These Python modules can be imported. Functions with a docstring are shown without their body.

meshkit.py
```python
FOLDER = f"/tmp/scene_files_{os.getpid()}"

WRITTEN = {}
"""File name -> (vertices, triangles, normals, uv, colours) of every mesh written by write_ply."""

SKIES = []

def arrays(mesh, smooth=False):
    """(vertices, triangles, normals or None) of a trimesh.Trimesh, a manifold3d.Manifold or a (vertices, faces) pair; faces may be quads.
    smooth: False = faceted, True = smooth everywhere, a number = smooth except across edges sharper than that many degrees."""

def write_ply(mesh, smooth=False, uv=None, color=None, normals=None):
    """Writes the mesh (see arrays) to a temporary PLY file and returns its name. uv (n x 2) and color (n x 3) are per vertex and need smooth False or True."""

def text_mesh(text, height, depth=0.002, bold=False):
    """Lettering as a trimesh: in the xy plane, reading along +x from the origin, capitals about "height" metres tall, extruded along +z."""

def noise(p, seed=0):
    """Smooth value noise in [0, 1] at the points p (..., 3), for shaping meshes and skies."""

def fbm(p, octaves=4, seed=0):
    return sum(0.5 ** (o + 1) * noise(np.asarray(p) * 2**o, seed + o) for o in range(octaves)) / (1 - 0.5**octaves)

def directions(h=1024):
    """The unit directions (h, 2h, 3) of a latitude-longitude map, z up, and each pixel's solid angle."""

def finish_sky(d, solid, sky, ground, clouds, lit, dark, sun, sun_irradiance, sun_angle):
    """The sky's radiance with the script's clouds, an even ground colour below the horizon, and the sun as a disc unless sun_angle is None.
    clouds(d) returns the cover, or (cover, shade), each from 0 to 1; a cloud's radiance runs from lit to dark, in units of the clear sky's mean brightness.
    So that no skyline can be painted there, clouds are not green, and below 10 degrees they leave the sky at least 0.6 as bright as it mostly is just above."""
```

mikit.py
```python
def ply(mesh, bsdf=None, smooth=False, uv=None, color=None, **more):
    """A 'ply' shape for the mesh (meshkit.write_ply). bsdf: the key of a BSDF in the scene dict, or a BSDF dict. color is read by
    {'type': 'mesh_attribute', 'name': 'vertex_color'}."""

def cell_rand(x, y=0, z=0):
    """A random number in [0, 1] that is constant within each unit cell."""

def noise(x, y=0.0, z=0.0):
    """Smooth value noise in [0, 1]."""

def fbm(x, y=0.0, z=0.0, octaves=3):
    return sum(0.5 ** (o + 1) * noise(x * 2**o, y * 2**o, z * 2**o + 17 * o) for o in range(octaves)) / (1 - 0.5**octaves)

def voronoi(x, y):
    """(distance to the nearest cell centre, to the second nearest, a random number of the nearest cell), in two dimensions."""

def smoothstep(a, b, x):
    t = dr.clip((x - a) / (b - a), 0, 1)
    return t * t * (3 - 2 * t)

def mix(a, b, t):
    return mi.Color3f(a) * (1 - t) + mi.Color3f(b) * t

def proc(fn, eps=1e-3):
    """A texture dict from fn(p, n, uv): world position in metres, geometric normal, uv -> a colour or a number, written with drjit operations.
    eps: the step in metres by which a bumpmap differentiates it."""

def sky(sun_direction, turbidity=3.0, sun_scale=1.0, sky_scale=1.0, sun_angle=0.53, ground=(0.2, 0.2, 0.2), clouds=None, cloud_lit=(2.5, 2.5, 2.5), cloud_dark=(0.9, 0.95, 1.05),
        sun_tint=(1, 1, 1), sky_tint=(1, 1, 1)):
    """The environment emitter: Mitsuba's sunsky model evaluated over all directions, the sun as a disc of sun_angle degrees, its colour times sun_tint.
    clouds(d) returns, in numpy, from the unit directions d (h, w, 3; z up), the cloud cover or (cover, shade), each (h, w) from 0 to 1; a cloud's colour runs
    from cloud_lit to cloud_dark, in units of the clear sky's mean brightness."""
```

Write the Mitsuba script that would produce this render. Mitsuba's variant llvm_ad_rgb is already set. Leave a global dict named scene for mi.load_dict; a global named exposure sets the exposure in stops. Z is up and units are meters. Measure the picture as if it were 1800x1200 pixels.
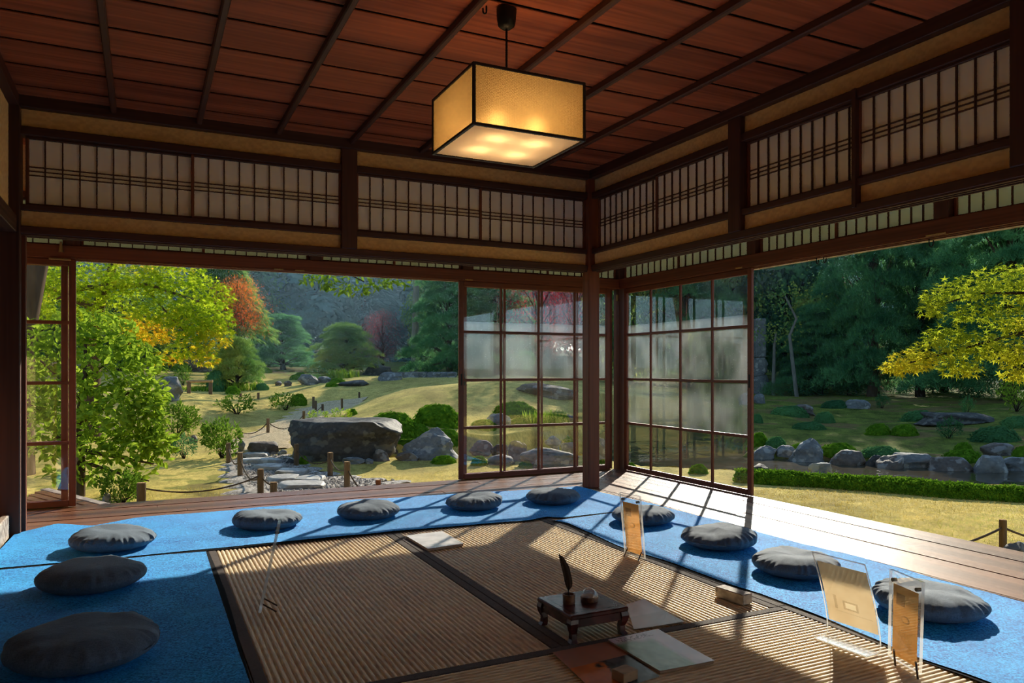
import math
import numpy as np, trimesh, mitsuba as mi, mikit, meshkit
from scipy.interpolate import RBFInterpolator, RegularGridInterpolator
from scipy.spatial import ConvexHull
import drjit as dr

T = mi.ScalarTransform4f
scene, labels = {}, {}
rng = np.random.default_rng(11)

# ------------------------------------------------------------------ camera, sky, sun, exposure
F, PX, HY, EYE = 1329.8, 900.0, 648.3, 0.94            # focal length and horizon of the 1800 x 1200 frame, eye height
CX, CY, YAW = -3.182, -5.117, math.radians(25.94)
FW = np.array([math.sin(YAW), math.cos(YAW)]); RT = np.array([math.cos(YAW), -math.sin(YAW)])
scene['camera'] = {'type': 'perspective', 'fov': math.degrees(2 * math.atan(900 / F)), 'fov_axis': 'x',
                   'principal_point_offset_y': (600 - HY) / 1200, 'near_clip': 0.02, 'far_clip': 400.0,
                   'to_world': T().look_at([CX, CY, EYE], [CX + FW[0], CY + FW[1], EYE], [0, 0, 1])}
SUN_AZ, SUN_EL = math.radians(44.2), math.radians(26.4)
SUN = [math.sin(SUN_AZ) * math.cos(SUN_EL), math.cos(SUN_AZ) * math.cos(SUN_EL), math.sin(SUN_EL)]
scene['sky'] = mikit.sky(SUN, turbidity=3.0, sun_scale=2.3, sky_scale=2.5, sun_tint=(1.0, 1.19, 1.52), sky_tint=(0.95, 1.0, 1.05), ground=(0.12, 0.12, 0.08))
exposure = 1.42
HAZE = .0040

# ------------------------------------------------------------------ helpers
def lin(h):
    c = np.array([int(h[i:i + 2], 16) for i in (1, 3, 5)]) / 255
    return [float(x) for x in np.where(c < .04045, c / 12.92, ((c + .055) / 1.055) ** 2.4)]

def rgb(c): return {'type': 'rgb', 'value': [float(x) for x in c]}

def at(px, py, z=0.0):
    """The point of the level plane z that the picture point (px, py) shows."""
    d = F * (EYE - z) / (py - HY); l = (px - PX) / F * d
    return np.array([CX + FW[0] * d + RT[0] * l, CY + FW[1] * d + RT[1] * l, z])

def atd(px, py, d):
    """The point at the distance d (along the view) behind the picture point."""
    l = (px - PX) / F * d
    return np.array([CX + FW[0] * d + RT[0] * l, CY + FW[1] * d + RT[1] * l, EYE - (py - HY) / F * d])

used = set()
def numbered(key):
    k, n = key, 0
    while k in used:
        n += 1; k = f'{key}_{n:03d}'
    used.add(k); return k

def say(key, label=None, cat=None, group=None, kind=None):
    d = labels.setdefault(key, {})
    for k, v in (('label', label), ('category', cat), ('group', group), ('kind', kind)):
        if v: d[k] = v
    return key

def thing(name, label, cat=None, group=None, kind=None): return say(numbered(name), label, cat, group, kind)

_cache = {}
def put(name, mesh, m, parent=None, smooth=False, to_world=None, label=None, kind=None, **kw):
    """One entry of the scene: a part of PARENT, or a thing of its own if there is none."""
    key = numbered(f'{parent}__{name}' if parent else name)
    d = mesh if isinstance(mesh, dict) else mikit.ply(mesh, m, smooth, **kw)
    if to_world is not None: d = {**d, 'to_world': to_world}
    scene[key] = d
    if label or kind: say(key, label, kind=kind)
    return key

def join(*ms): return trimesh.util.concatenate([m for m in ms])
def tm(v, f): return trimesh.Trimesh(np.asarray(v, float), np.asarray(f), process=False)

_s = np.array([[a, b, c] for a in (-1, 1) for b in (-1, 1) for c in (-1, 1)], float)
_bp = np.vstack([_s * (1 - .3 * np.eye(3)[k]) if False else _s * np.where(np.arange(3) == k, 1, .7) for k in range(3)])
_h = ConvexHull(_bp)
_bf = _h.simplices.copy()
for _i, _t in enumerate(_bf):
    _a, _b, _c = _bp[_t]
    if np.dot(np.cross(_b - _a, _c - _a), _h.equations[_i, :3]) < 0: _bf[_i] = _t[::-1]
def box(x0, x1, y0, y1, z0, z1, bev=.003):
    """A box with its edges taken off."""
    lo, hi = np.array([x0, y0, z0], float), np.array([x1, y1, z1], float)
    h = (hi - lo) / 2; b = min(bev, h.min() * .45)
    s = np.vstack([_s * (h - b * (np.arange(3) != k)) for k in range(3)])
    return tm(s + (lo + hi) / 2, _bf)

def boxed(sx, sy, sz, bev=.003): return box(-sx / 2, sx / 2, -sy / 2, sy / 2, -sz / 2, sz / 2, bev)

def tube(pts, r, sides=8, caps=True):
    p = np.asarray(pts, float); n = len(p); r = np.broadcast_to(np.asarray(r, float), (n,))
    t = np.gradient(p, axis=0); t /= np.linalg.norm(t, axis=1, keepdims=True) + 1e-12
    ref = np.array([0, 0, 1.]) if abs(t[:, 2]).mean() < .8 else np.array([1., 0, 0])
    a = np.cross(t, ref); a /= np.linalg.norm(a, axis=1, keepdims=True) + 1e-12
    b = np.cross(t, a); g = np.arange(sides) * 2 * np.pi / sides
    v = (p[:, None] + r[:, None, None] * (np.cos(g)[None, :, None] * a[:, None] + np.sin(g)[None, :, None] * b[:, None])).reshape(-1, 3)
    i, j = np.meshgrid(np.arange(n - 1), np.arange(sides), indexing='ij')
    q = np.stack([i * sides + j, (i + 1) * sides + j, (i + 1) * sides + (j + 1) % sides, i * sides + (j + 1) % sides], -1).reshape(-1, 4)
    f = np.vstack([q[:, [0, 1, 2]], q[:, [0, 2, 3]]])
    if caps:
        v = np.vstack([v, p[:1], p[-1:]]); k = np.arange(sides); e = (n - 1) * sides
        f = np.vstack([f, np.stack([k, (k + 1) % sides, k * 0 + n * sides], 1), np.stack([e + (k + 1) % sides, e + k, k * 0 + n * sides + 1], 1)])
    return tm(v, f)

def lathe(profile, sides=24, wob=None):
    pr = np.asarray(profile, float); n = len(pr); g = np.arange(sides) * 2 * np.pi / sides
    v = np.stack([pr[:, None, 0] * np.cos(g), pr[:, None, 0] * np.sin(g), np.repeat(pr[:, 1:2], sides, 1)], -1)
    if wob is not None: v = wob(v, g)
    v = v.reshape(-1, 3)
    i, j = np.meshgrid(np.arange(n - 1), np.arange(sides), indexing='ij')
    q = np.stack([i * sides + j, i * sides + (j + 1) % sides, (i + 1) * sides + (j + 1) % sides, (i + 1) * sides + j], -1).reshape(-1, 4)
    return tm(v, np.vstack([q[:, [0, 1, 2]], q[:, [0, 2, 3]]]))

def prism(poly, z0, z1):
    """A flat polygon (counter-clockwise, convex or nearly so) given thickness; z0 and z1 may be arrays."""
    p = np.asarray(poly, float)[:, :2]; n = len(p)
    if np.cross(p[1] - p[0], p[2] - p[1]) < 0: p = p[::-1]
    v = np.vstack([np.c_[p, np.full(n, z0)], np.c_[p, np.full(n, z1)]]); k = np.arange(n)
    f = [[0, i + 1, i] for i in range(1, n - 1)] + [[n, n + i, n + i + 1] for i in range(1, n - 1)]
    for a in k:
        b = (a + 1) % n; f += [[a, b, n + b], [a, n + b, n + a]]
    return tm(v, f)

def grid(P):
    """A surface from an array of points (n, m, 3)."""
    n, m = P.shape[:2]; i, j = np.meshgrid(np.arange(n - 1), np.arange(m - 1), indexing='ij')
    a = i * m + j; q = np.stack([a, a + m, a + m + 1, a + 1], -1).reshape(-1, 4)
    return tm(P.reshape(-1, 3), np.vstack([q[:, [0, 1, 2]], q[:, [0, 2, 3]]]))

def resample(pts, n):
    p = np.asarray(pts, float); s = np.r_[0, np.cumsum(np.linalg.norm(np.diff(p, axis=0), axis=1))]
    t = np.linspace(0, s[-1], n); return np.stack([np.interp(t, s, p[:, k]) for k in range(p.shape[1])], 1)

def rot(m, deg, axis=(0, 0, 1), about=(0, 0, 0)):
    m = m.copy(); m.apply_transform(trimesh.transformations.rotation_matrix(math.radians(deg), axis, about)); return m
def move(m, v): m = m.copy(); m.vertices = m.vertices + np.asarray(v, float); return m

def inst(key, group, tw): scene[key] = {'type': 'instance', 'shapes': {'type': 'ref', 'id': group}, 'to_world': tw}

# ------------------------------------------------------------------ materials
def mat(name, **kw):
    scene[name] = {'type': 'twosided', 'm': {'type': 'principled', **{k: (rgb(v) if isinstance(v, (list, tuple)) else v) for k, v in kw.items()}}}
    return name

def grain(c0, c1, ax, fine=70., stretch=40., tone=None, seed=0.):
    """Wood: streaks along one axis; tone = (axis, width, spread) gives each board its own tone."""
    def fn(p, n, uv):
        q = [p.x, p.y, p.z]; s = [fine] * 3; s[ax] = fine / stretch
        a = mikit.fbm(q[0] * s[0] + seed, q[1] * s[1], q[2] * s[2], 3)
        b = mikit.noise(q[0] * s[0] * .16 + seed, q[1] * s[1] * .16, q[2] * s[2] * .16)
        t = a * .6 + b * .55 - .1
        if tone: t = t + (mikit.cell_rand((q[tone[0]] + tone[3]) / tone[1], seed) - .5) * tone[2]
        return mikit.mix(c0, c1, dr.clip(t, 0, 1))
    return mikit.proc(fn)

def mottled(c0, c1, sc, oct=3, lo=.3, hi=.7):
    def fn(p, n, uv):
        return mikit.mix(c0, c1, mikit.smoothstep(lo, hi, mikit.fbm(p.x * sc, p.y * sc, p.z * sc, oct)))
    return mikit.proc(fn)

WD0, WD1 = lin('#2e1710'), lin('#5d3222')
for _n, _ax in (('x', 0), ('y', 1), ('z', 2)):
    mat('mat_beam_' + _n, base_color=grain(WD0, WD1, _ax), roughness=.55, specular=.4)
    mat('mat_door_' + _n, base_color=grain(lin('#4a2113'), lin('#86452a'), _ax, 90), roughness=.45, specular=.4)
mat('mat_ceiling', base_color=grain(lin('#6a2b18'), lin('#c0633a'), 0, 60, 26, (1, .335, .35, .195)), roughness=.6, specular=.3)
mat('mat_black_wood', base_color=lin('#241712'), roughness=.5)
mat('mat_plaster', base_color=mottled(lin('#d5a468'), lin('#e2b476'), 60), roughness=.95, specular=.1)
mat('mat_pale_plaster', base_color=mottled(lin('#b59a70'), lin('#c2a87d'), 60), roughness=.95, specular=.1)
mat('mat_white_wall', base_color=mottled(lin('#dcdad6'), lin('#eae8e4'), 60), roughness=.95, specular=.1)
mat('mat_fusuma', base_color=mottled(lin('#b37a45'), lin('#bd8550'), 30), roughness=.9, specular=.1)
def planks(axis):
    return dict(base_color=grain(lin('#4a2a1a'), lin('#8c5d40'), axis, 80, 60, (1 - axis, .106, .5, .05)), roughness=.36, specular=.26)
mat('mat_veranda_x', **planks(0)); mat('mat_veranda_y', **planks(1))
mat('mat_silver_wood', base_color=mottled(lin('#86796e'), lin('#b3a698'), 30), roughness=.7, specular=.2)
mat('mat_lacquer', base_color=mottled(lin('#2a0f0d'), lin('#56201a'), 25), roughness=.3, specular=.45, clearcoat=.25, clearcoat_gloss=.8)
mat('mat_black_inlay', base_color=lin('#0c0807'), roughness=.3)
mat('mat_metal', base_color=lin('#55504a'), roughness=.35, metallic=.9)
mat('mat_iron', base_color=lin('#1d1b1a'), roughness=.45, metallic=.6)
mat('mat_brass', base_color=lin('#a88a5a'), roughness=.4, metallic=.7)
def felt_fn(c0, c1):
    def fn(p, n, uv):
        a = mikit.fbm(p.x * 190, p.y * 190, p.z * 190, 2); b = mikit.fbm(p.x * 9, p.y * 9, 3., 3)
        return mikit.mix(c0, c1, dr.clip(a * 1.6 + b * .4 - .5, 0, 1))
    return mikit.proc(fn)
mat('mat_felt', base_color=felt_fn(lin('#0458ac'), lin('#34b2f6')), roughness=.95, specular=.12, sheen=.55)
mat('mat_felt_back', base_color=lin('#15171c'), roughness=.95, specular=.1)
def linen(c0, c1):
    def fn(p, n, uv):
        a = mikit.noise(p.x * 500, p.y * 500, p.z * 60) * .5 + mikit.noise(p.x * 60, p.y * 500, p.z * 500) * .5
        return mikit.mix(c0, c1, a)
    return mikit.proc(fn)
mat('mat_cushion', base_color=linen(lin('#41505d'), lin('#68788a')), roughness=.9, specular=.15, sheen=.5)
def reed(ax):
    def fn(p, n, uv):
        q = [p.x, p.y]; a = mikit.noise(q[0] * (260 if ax else 30), q[1] * (30 if ax else 260), 0)
        b = mikit.fbm(p.x * 2.5, p.y * 2.5, 7., 3)
        return mikit.mix(lin('#b89d78'), lin('#f0d9ac'), dr.clip(a * .6 + b * .5 - .05, 0, 1))
    return mikit.proc(fn)
mat('mat_reed_y', base_color=reed(1), roughness=.6, specular=.35); mat('mat_reed_x', base_color=reed(0), roughness=.6, specular=.35)
mat('mat_mat_border', base_color=linen(lin('#463f3c'), lin('#6b625c')), roughness=.85, specular=.15)
mat('mat_white_print', base_color=mottled(lin('#cfc4bc'), lin('#e8e0da'), 9), roughness=.3, specular=.5)
scene['mat_paper'] = {'type': 'principledthin', 'base_color': rgb(lin('#f3e9dc')), 'roughness': .9, 'diff_trans': .7}
scene['mat_outer_paper'] = {'type': 'principledthin', 'base_color': rgb(lin('#e4e6c8')), 'roughness': .9, 'diff_trans': .95}
def net(p, n, uv):
    s = 150.; a = (p.x + p.y * .97) * s; b = p.z * s * 1.15
    r = dr.floor(b); fx = a + .5 * (r - 2 * dr.floor(r / 2)); fx = fx - dr.floor(fx); fy = b - r
    e = dr.minimum(dr.minimum(fx, 1 - fx), dr.minimum(fy, 1 - fy))
    return mikit.mix(lin('#b98f55'), lin('#f0d49a'), mikit.smoothstep(.06, .2, e))
scene['mat_lamp_paper'] = {'type': 'principledthin', 'base_color': mikit.proc(net), 'roughness': .55, 'diff_trans': 1.1, 'spec_trans': .25}
scene['mat_lamp_diffuser'] = {'type': 'principledthin', 'base_color': rgb(lin('#f0dcc0')), 'roughness': .8, 'diff_trans': 1.0}
scene['mat_glass'] = {'type': 'thindielectric'}
scene['mat_dust'] = {'type': 'principledthin', 'base_color': rgb([.78, .83, .84]), 'roughness': .7, 'diff_trans': 1.3}
def dirt(p, n, uv):
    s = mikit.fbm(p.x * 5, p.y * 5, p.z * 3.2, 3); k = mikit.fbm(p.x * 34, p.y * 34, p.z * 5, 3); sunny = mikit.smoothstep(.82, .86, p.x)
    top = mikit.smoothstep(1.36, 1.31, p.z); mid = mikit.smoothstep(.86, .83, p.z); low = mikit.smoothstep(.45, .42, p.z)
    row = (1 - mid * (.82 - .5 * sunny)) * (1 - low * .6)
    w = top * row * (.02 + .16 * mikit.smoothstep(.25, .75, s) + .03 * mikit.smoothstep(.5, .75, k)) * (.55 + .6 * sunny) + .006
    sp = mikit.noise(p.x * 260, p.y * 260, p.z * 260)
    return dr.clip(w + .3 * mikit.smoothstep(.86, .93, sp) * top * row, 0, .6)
scene['mat_pane'] = {'type': 'blendbsdf', 'weight': mikit.proc(dirt), 'a': {'type': 'thindielectric'}, 'b': {'type': 'ref', 'id': 'mat_dust'}}
scene['mat_acrylic'] = {'type': 'thindielectric', 'int_ior': 1.49}
scene['mat_clear'] = {'type': 'dielectric', 'int_ior': 1.49}

# ------------------------------------------------------------------ the room: ceiling, walls, posts
ROOM_X, ROOM_Y, CEIL = -3.85, -6.4, 2.5
ceiling = thing('ceiling', 'reddish brown board ceiling with dark battens', kind='structure')
y = 0.10
k = 0
while y > ROOM_Y:
    y1 = y - (.295 if k == 0 else .335)
    b = box(ROOM_X - .1, .1, y1 + .008, y - .008, CEIL, CEIL + .006, .001)
    v = b.vertices; v[:, 2] -= (y - v[:, 1]) / .335 * .004 - .002
    put('board', b, 'mat_ceiling', ceiling); put('joint_strip', box(ROOM_X - .1, .1, y1 - .03, y1 + .03, CEIL + .016, CEIL + .022, .001), 'mat_black_wood', ceiling); y = y1; k += 1
for x in (-3.345, -2.872, -2.395, -1.915, -1.42, -.936, -.472):
    put('batten', box(x - .016, x + .016, ROOM_Y, .08, CEIL - .038, CEIL + .004, .006), 'mat_beam_y', ceiling)
put('cornice', box(ROOM_X, .03, -.03, .09, 2.434, CEIL + .02), 'mat_beam_x', ceiling)
put('cornice', box(-.03, .09, ROOM_Y, .03, 2.434, CEIL + .02), 'mat_beam_y', ceiling)
put('cornice', box(ROOM_X - .09, ROOM_X + .03, ROOM_Y, .03, 2.434, CEIL + .02), 'mat_beam_y', ceiling)
put('backing', box(ROOM_X - 1.6, .5, ROOM_Y - .2, .5, CEIL + .05, CEIL + .08), 'mat_beam_x', ceiling)

def wall(name, along, label):
    """Upper wall of one side: lintel, plaster bands and the rails that hold the transom panels. along(a0, a1, b0, b1, z0, z1) makes a box."""
    w = thing(name, label, kind='structure')
    bm = 'mat_beam_x' if name == 'wall_back' else 'mat_beam_y'
    a0, a1 = (ROOM_X, .06) if name == 'wall_back' else (ROOM_Y, .06)
    put('lintel', along(a0, a1, -.012, .09, 1.714, 1.759), bm, w)
    put('groove_strip', along(a0, a1, -.004, .012, 1.706, 1.716, .001), bm, w)
    put('groove_strip', along(a0, a1, .035, .045, 1.706, 1.716, .001), bm, w)
    put('groove_strip', along(a0, a1, .072, .085, 1.706, 1.716, .001), bm, w)
    put('lower_plaster', along(a0, a1, .02, .08, 1.757, 1.852), 'mat_plaster', w)
    put('sill_rail', along(a0, a1, -.008, .09, 1.850, 1.884), bm, w)
    put('head_rail', along(a0, a1, -.008, .09, 2.283, 2.331), bm, w)
    put('upper_plaster', along(a0, a1, .02, .08, 2.329, 2.436), 'mat_plaster', w)
    return w
bk = lambda a0, a1, b0, b1, z0, z1, bev=.003: box(a0, a1, b0, b1, z0, z1, bev)
rt_ = lambda a0, a1, b0, b1, z0, z1, bev=.003: box(b0, b1, a0, a1, z0, z1, bev)
wb = wall('wall_back', bk, 'upper back wall of dark beams and tan plaster above the open garden side')
wr = wall('wall_right', rt_, 'upper right wall of dark beams and tan plaster above the sunny veranda')
put('hanging_strut', box(-1.98, -1.874, -.02, .09, 1.757, 2.436, .004), 'mat_beam_z', wb)
put('hanging_strut', box(-.02, .09, -1.69, -1.586, 1.757, 2.436, .004), 'mat_beam_z', wr)
put('hanging_strut', box(-.02, .09, -3.36, -3.235, 1.757, 2.436, .004), 'mat_beam_z', wr)
put('thin_strut', box(-.02, .03, -2.495, -2.472, 1.74, 2.33, .002), 'mat_beam_z', wr)
put('closing_plaster', box(.03, .08, ROOM_Y, -3.36, 1.86, 2.34), 'mat_plaster', wr)
pc = thing('pillar', 'square dark red corner post standing on the blue rug edge', kind='structure')
put('shaft', box(-.035, .065, -.03, .07, 0, 2.44, .005), 'mat_door_z', pc)
pl = thing('pillar', 'thick dark post at the open left end of the back wall', kind='structure')
put('shaft', box(-3.93, -3.815, -.04, .085, -.02, 2.44, .005), 'mat_beam_z', pl)
put('lit_jamb', box(-3.818, -3.795, .03, .075, 0, 1.72, .002), 'mat_door_z', pl)
wl = thing('wall_left', 'plain tan plaster left wall above a dark lintel', kind='structure')
put('upper_plaster', box(ROOM_X - .08, ROOM_X - .02, ROOM_Y, 0, 1.80, 2.45), 'mat_plaster', wl)
put('lintel', box(ROOM_X - .1, ROOM_X + .02, ROOM_Y, -.04, 1.714, 1.81), 'mat_beam_y', wl)
wa = thing('wall_alcove', 'plaster back wall of the alcove', kind='structure')
ws = thing('wall_side', 'short plaster side wall behind the left post', kind='structure')
wq = thing('wall_rear', 'white rear wall of the room', kind='structure')
put('back_plaster', box(-4.9, -4.85, ROOM_Y, 1.0, -.1, 2.5), 'mat_white_wall', wa)
put('alcove_side', box(-4.9, -3.93, .03, .08, -.1, 2.5), 'mat_pale_plaster', ws)
put('rear_plaster', box(-4.9, .6, ROOM_Y - .1, ROOM_Y, -.1, 2.55), 'mat_white_wall', wq)
put('screen_door', box(-4.02, -3.985, -1.0, -.05, .12, 1.72), 'mat_fusuma', wl)
put('screen_rail', box(-4.03, -3.975, -1.0, -.05, .55, .60), 'mat_beam_y', wl)
al = thing('alcove_step', 'raised dark lacquered alcove step with a scuffed front board', 'step')
put('deck', box(-4.85, -3.90, -2.6, -.06, -.01, .105), 'mat_lacquer', al)
put('front_board', box(-3.90, -3.862, -2.6, -.06, -.01, .122, .006), 'mat_silver_wood', al)

# transom panels
paper_back = .03
def transom(name, along, a0, a1, z0, z1, nv, hz, depth, label, group, paper='mat_paper', ax='x', bar=.0035):
    t = thing(name, label, 'shoji panel', group)
    w = .018
    bm = 'mat_beam_' + ax
    put('paper', along(a0 + .004, a1 - .004, depth + .016, depth + .0175, z0 + .004, z1 - .004, .0004), paper, t)
    put('stile', along(a0, a0 + w, depth, depth + .02, z0, z1), 'mat_door_z', t)
    put('stile', along(a1 - w, a1, depth, depth + .02, z0, z1), 'mat_door_z', t)
    put('rail', along(a0, a1, depth, depth + .02, z0, z0 + .014), bm, t)
    put('rail', along(a0, a1, depth, depth + .02, z1 - .014, z1), bm, t)
    for i in range(nv):
        x = a0 + w * .5 + (a1 - a0 - w) * (i + 1) / (nv + 1)
        put('upright_bar', along(x - bar, x + bar, depth + .003, depth + .015, z0 + .01, z1 - .01, .001), 'mat_beam_z', t)
    for z in hz:
        put('cross_bar', along(a0 + .01, a1 - .01, depth + .005, depth + .0155, z - .003, z + .003, .001), bm, t)
    return t
HZ = [2.109, 2.085, 2.061]
for a0, a1, dp, nv, lab in ((-3.797, -2.897, .030, 9, 'white paper transom panel beside the thick left post'), (-2.917, -1.975, .008, 9, 'white paper transom panel just left of the mid-wall strut'),
                            (-1.878, -.935, .008, 9, 'white paper transom panel just right of the mid-wall strut'), (-.955, -.03, .030, 9, 'white paper transom panel of the back wall ending at the corner post')):
    transom('transom_panel', bk, a0, a1, 1.884, 2.283, nv, HZ, dp, lab, 'transom panels of the back wall')
for a0, a1, dp, nv, lab in ((-.85, -.06, .030, 9, 'paper transom panel of the right wall starting at the corner post'), (-1.6, -.83, .008, 8, 'paper transom panel ending at the first right wall strut'),
                            (-2.50, -1.69, .030, 9, 'paper transom panel behind the thin strut of the right wall'), (-3.25, -2.48, .008, 8, 'largest looking paper transom panel below the ceiling at right wall end')):
    transom('transom_panel', rt_, a0, a1, 1.884, 2.283, nv, HZ, dp, lab, 'transom panels of the right wall', ax='y')

# ------------------------------------------------------------------ veranda side: outer lintels, posts, papered transoms, roof
DOOR = .862
wv = thing('wall_veranda', 'outer veranda wall head with dark lintels', kind='structure')
for al_, bm, nm, e0, e1 in ((bk, 'mat_door_x', 'back', -5.2, .98), (rt_, 'mat_door_y', 'right', ROOM_Y, .98)):
    put('lintel', al_(e0, e1, DOOR - .03, DOOR + .10, 1.70, 1.782), bm, wv)
    put('track_strip', al_(e0, e1, DOOR - .03, DOOR - .015, 1.69, 1.702, .001), bm, wv)
    put('track_strip', al_(e0, e1, DOOR + .024, DOOR + .034, 1.69, 1.702, .001), bm, wv)
    put('track_strip', al_(e0, e1, DOOR + .07, DOOR + .08, 1.69, 1.702, .001), bm, wv)
    put('storm_rail', al_(e0, e1, DOOR + .13, DOOR + .19, 1.70, 1.745), 'mat_silver_wood', wv)
    put('head_plaster', al_(e0, e1, DOOR, DOOR + .06, 2.12, 2.6), 'mat_plaster', wv)
    put('head_rail', al_(e0, e1, DOOR - .02, DOOR + .07, 2.09, 2.13), bm, wv)
    put('ceiling_slab', al_(e0, e1, .09, DOOR + .02, 2.44, 2.47), 'mat_ceiling', wv)
for x in (-3.62, -1.98, -.70): put('strut', box(x - .045, x + .045, DOOR - .02, DOOR + .07, 1.78, 2.1), 'mat_beam_z', wv)
for yy in (-.87, -2.35, -3.9): put('strut', box(DOOR - .02, DOOR + .07, yy - .045, yy + .045, 1.78, 2.1), 'mat_beam_z', wv)
pv = thing('pillar', 'dark outer corner post of the veranda between glass doors', kind='structure')
put('shaft', box(.83, .925, .83, .925, -.45, 2.5, .004), 'mat_beam_z', pv)
put('fitting', box(.815, .833, .845, .87, 1.58, 1.64, .002), 'mat_brass', pv)
put('stone_foot', box(.76, .99, .76, .99, -.55, -.40, .03), 'mat_pale_plaster', pv)
pe = thing('pillar', 'outer veranda post beyond the left glass door', kind='structure')
put('shaft', box(-5.2, -5.1, .83, .925, -.45, 2.5, .004), 'mat_beam_z', pe)
HZ2 = [2.0]
for i, (a0, a1, lab) in enumerate(((-4.6, -3.665, 'short papered transom panel above the left glass door'), (-3.575, -2.78, 'papered veranda transom panel right of the metal latch'), (-2.80, -2.025, 'papered veranda transom panel under the mid-wall strut'),
                        (-1.935, -1.33, 'papered veranda transom panel above the wide garden opening'), (-1.35, -.745, 'papered veranda transom panel left of the back glass doors'), (-.655, .10, 'papered veranda transom panel above the back glass doors'), (.08, .83, 'papered veranda transom panel behind the corner post'))):
    transom('veranda_transom', bk, a0, a1, 1.782, 2.09, 9 if a1 - a0 > .7 else 7, HZ2, DOOR + (.004 if i % 2 else .022), lab, 'papered transoms above the veranda doors', 'mat_outer_paper')
for i, (a0, a1, lab) in enumerate(((.0, .83, 'papered veranda transom panel next to the outer corner post'), (-.825, .02, 'papered veranda transom panel above the right glass door'), (-1.62, -.915, 'papered veranda transom panel past the right glass door'),
                        (-2.305, -1.60, 'papered veranda transom panel above the first hanging hook'), (-3.1, -2.395, 'papered veranda transom panel at the far right edge'), (-3.85, -3.08, 'papered veranda transom panel just outside the right picture edge'))):
    transom('veranda_transom', rt_, a0, a1, 1.782, 2.09, 8, HZ2, DOOR + (.004 if i % 2 else .022), lab, 'papered transoms above the veranda doors', 'mat_outer_paper', 'y')
roof = thing('roof', 'low roof over the room and veranda', kind='structure')
def slope(pts, th=.08):
    p = np.asarray(pts, float); return tm(np.vstack([p, p + [0, 0, th]]), [[0, 2, 1], [0, 3, 2], [4, 5, 6], [4, 6, 7], [0, 1, 5], [0, 5, 4], [1, 2, 6], [1, 6, 5], [2, 3, 7], [2, 7, 6], [3, 0, 4], [3, 4, 7]])
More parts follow.
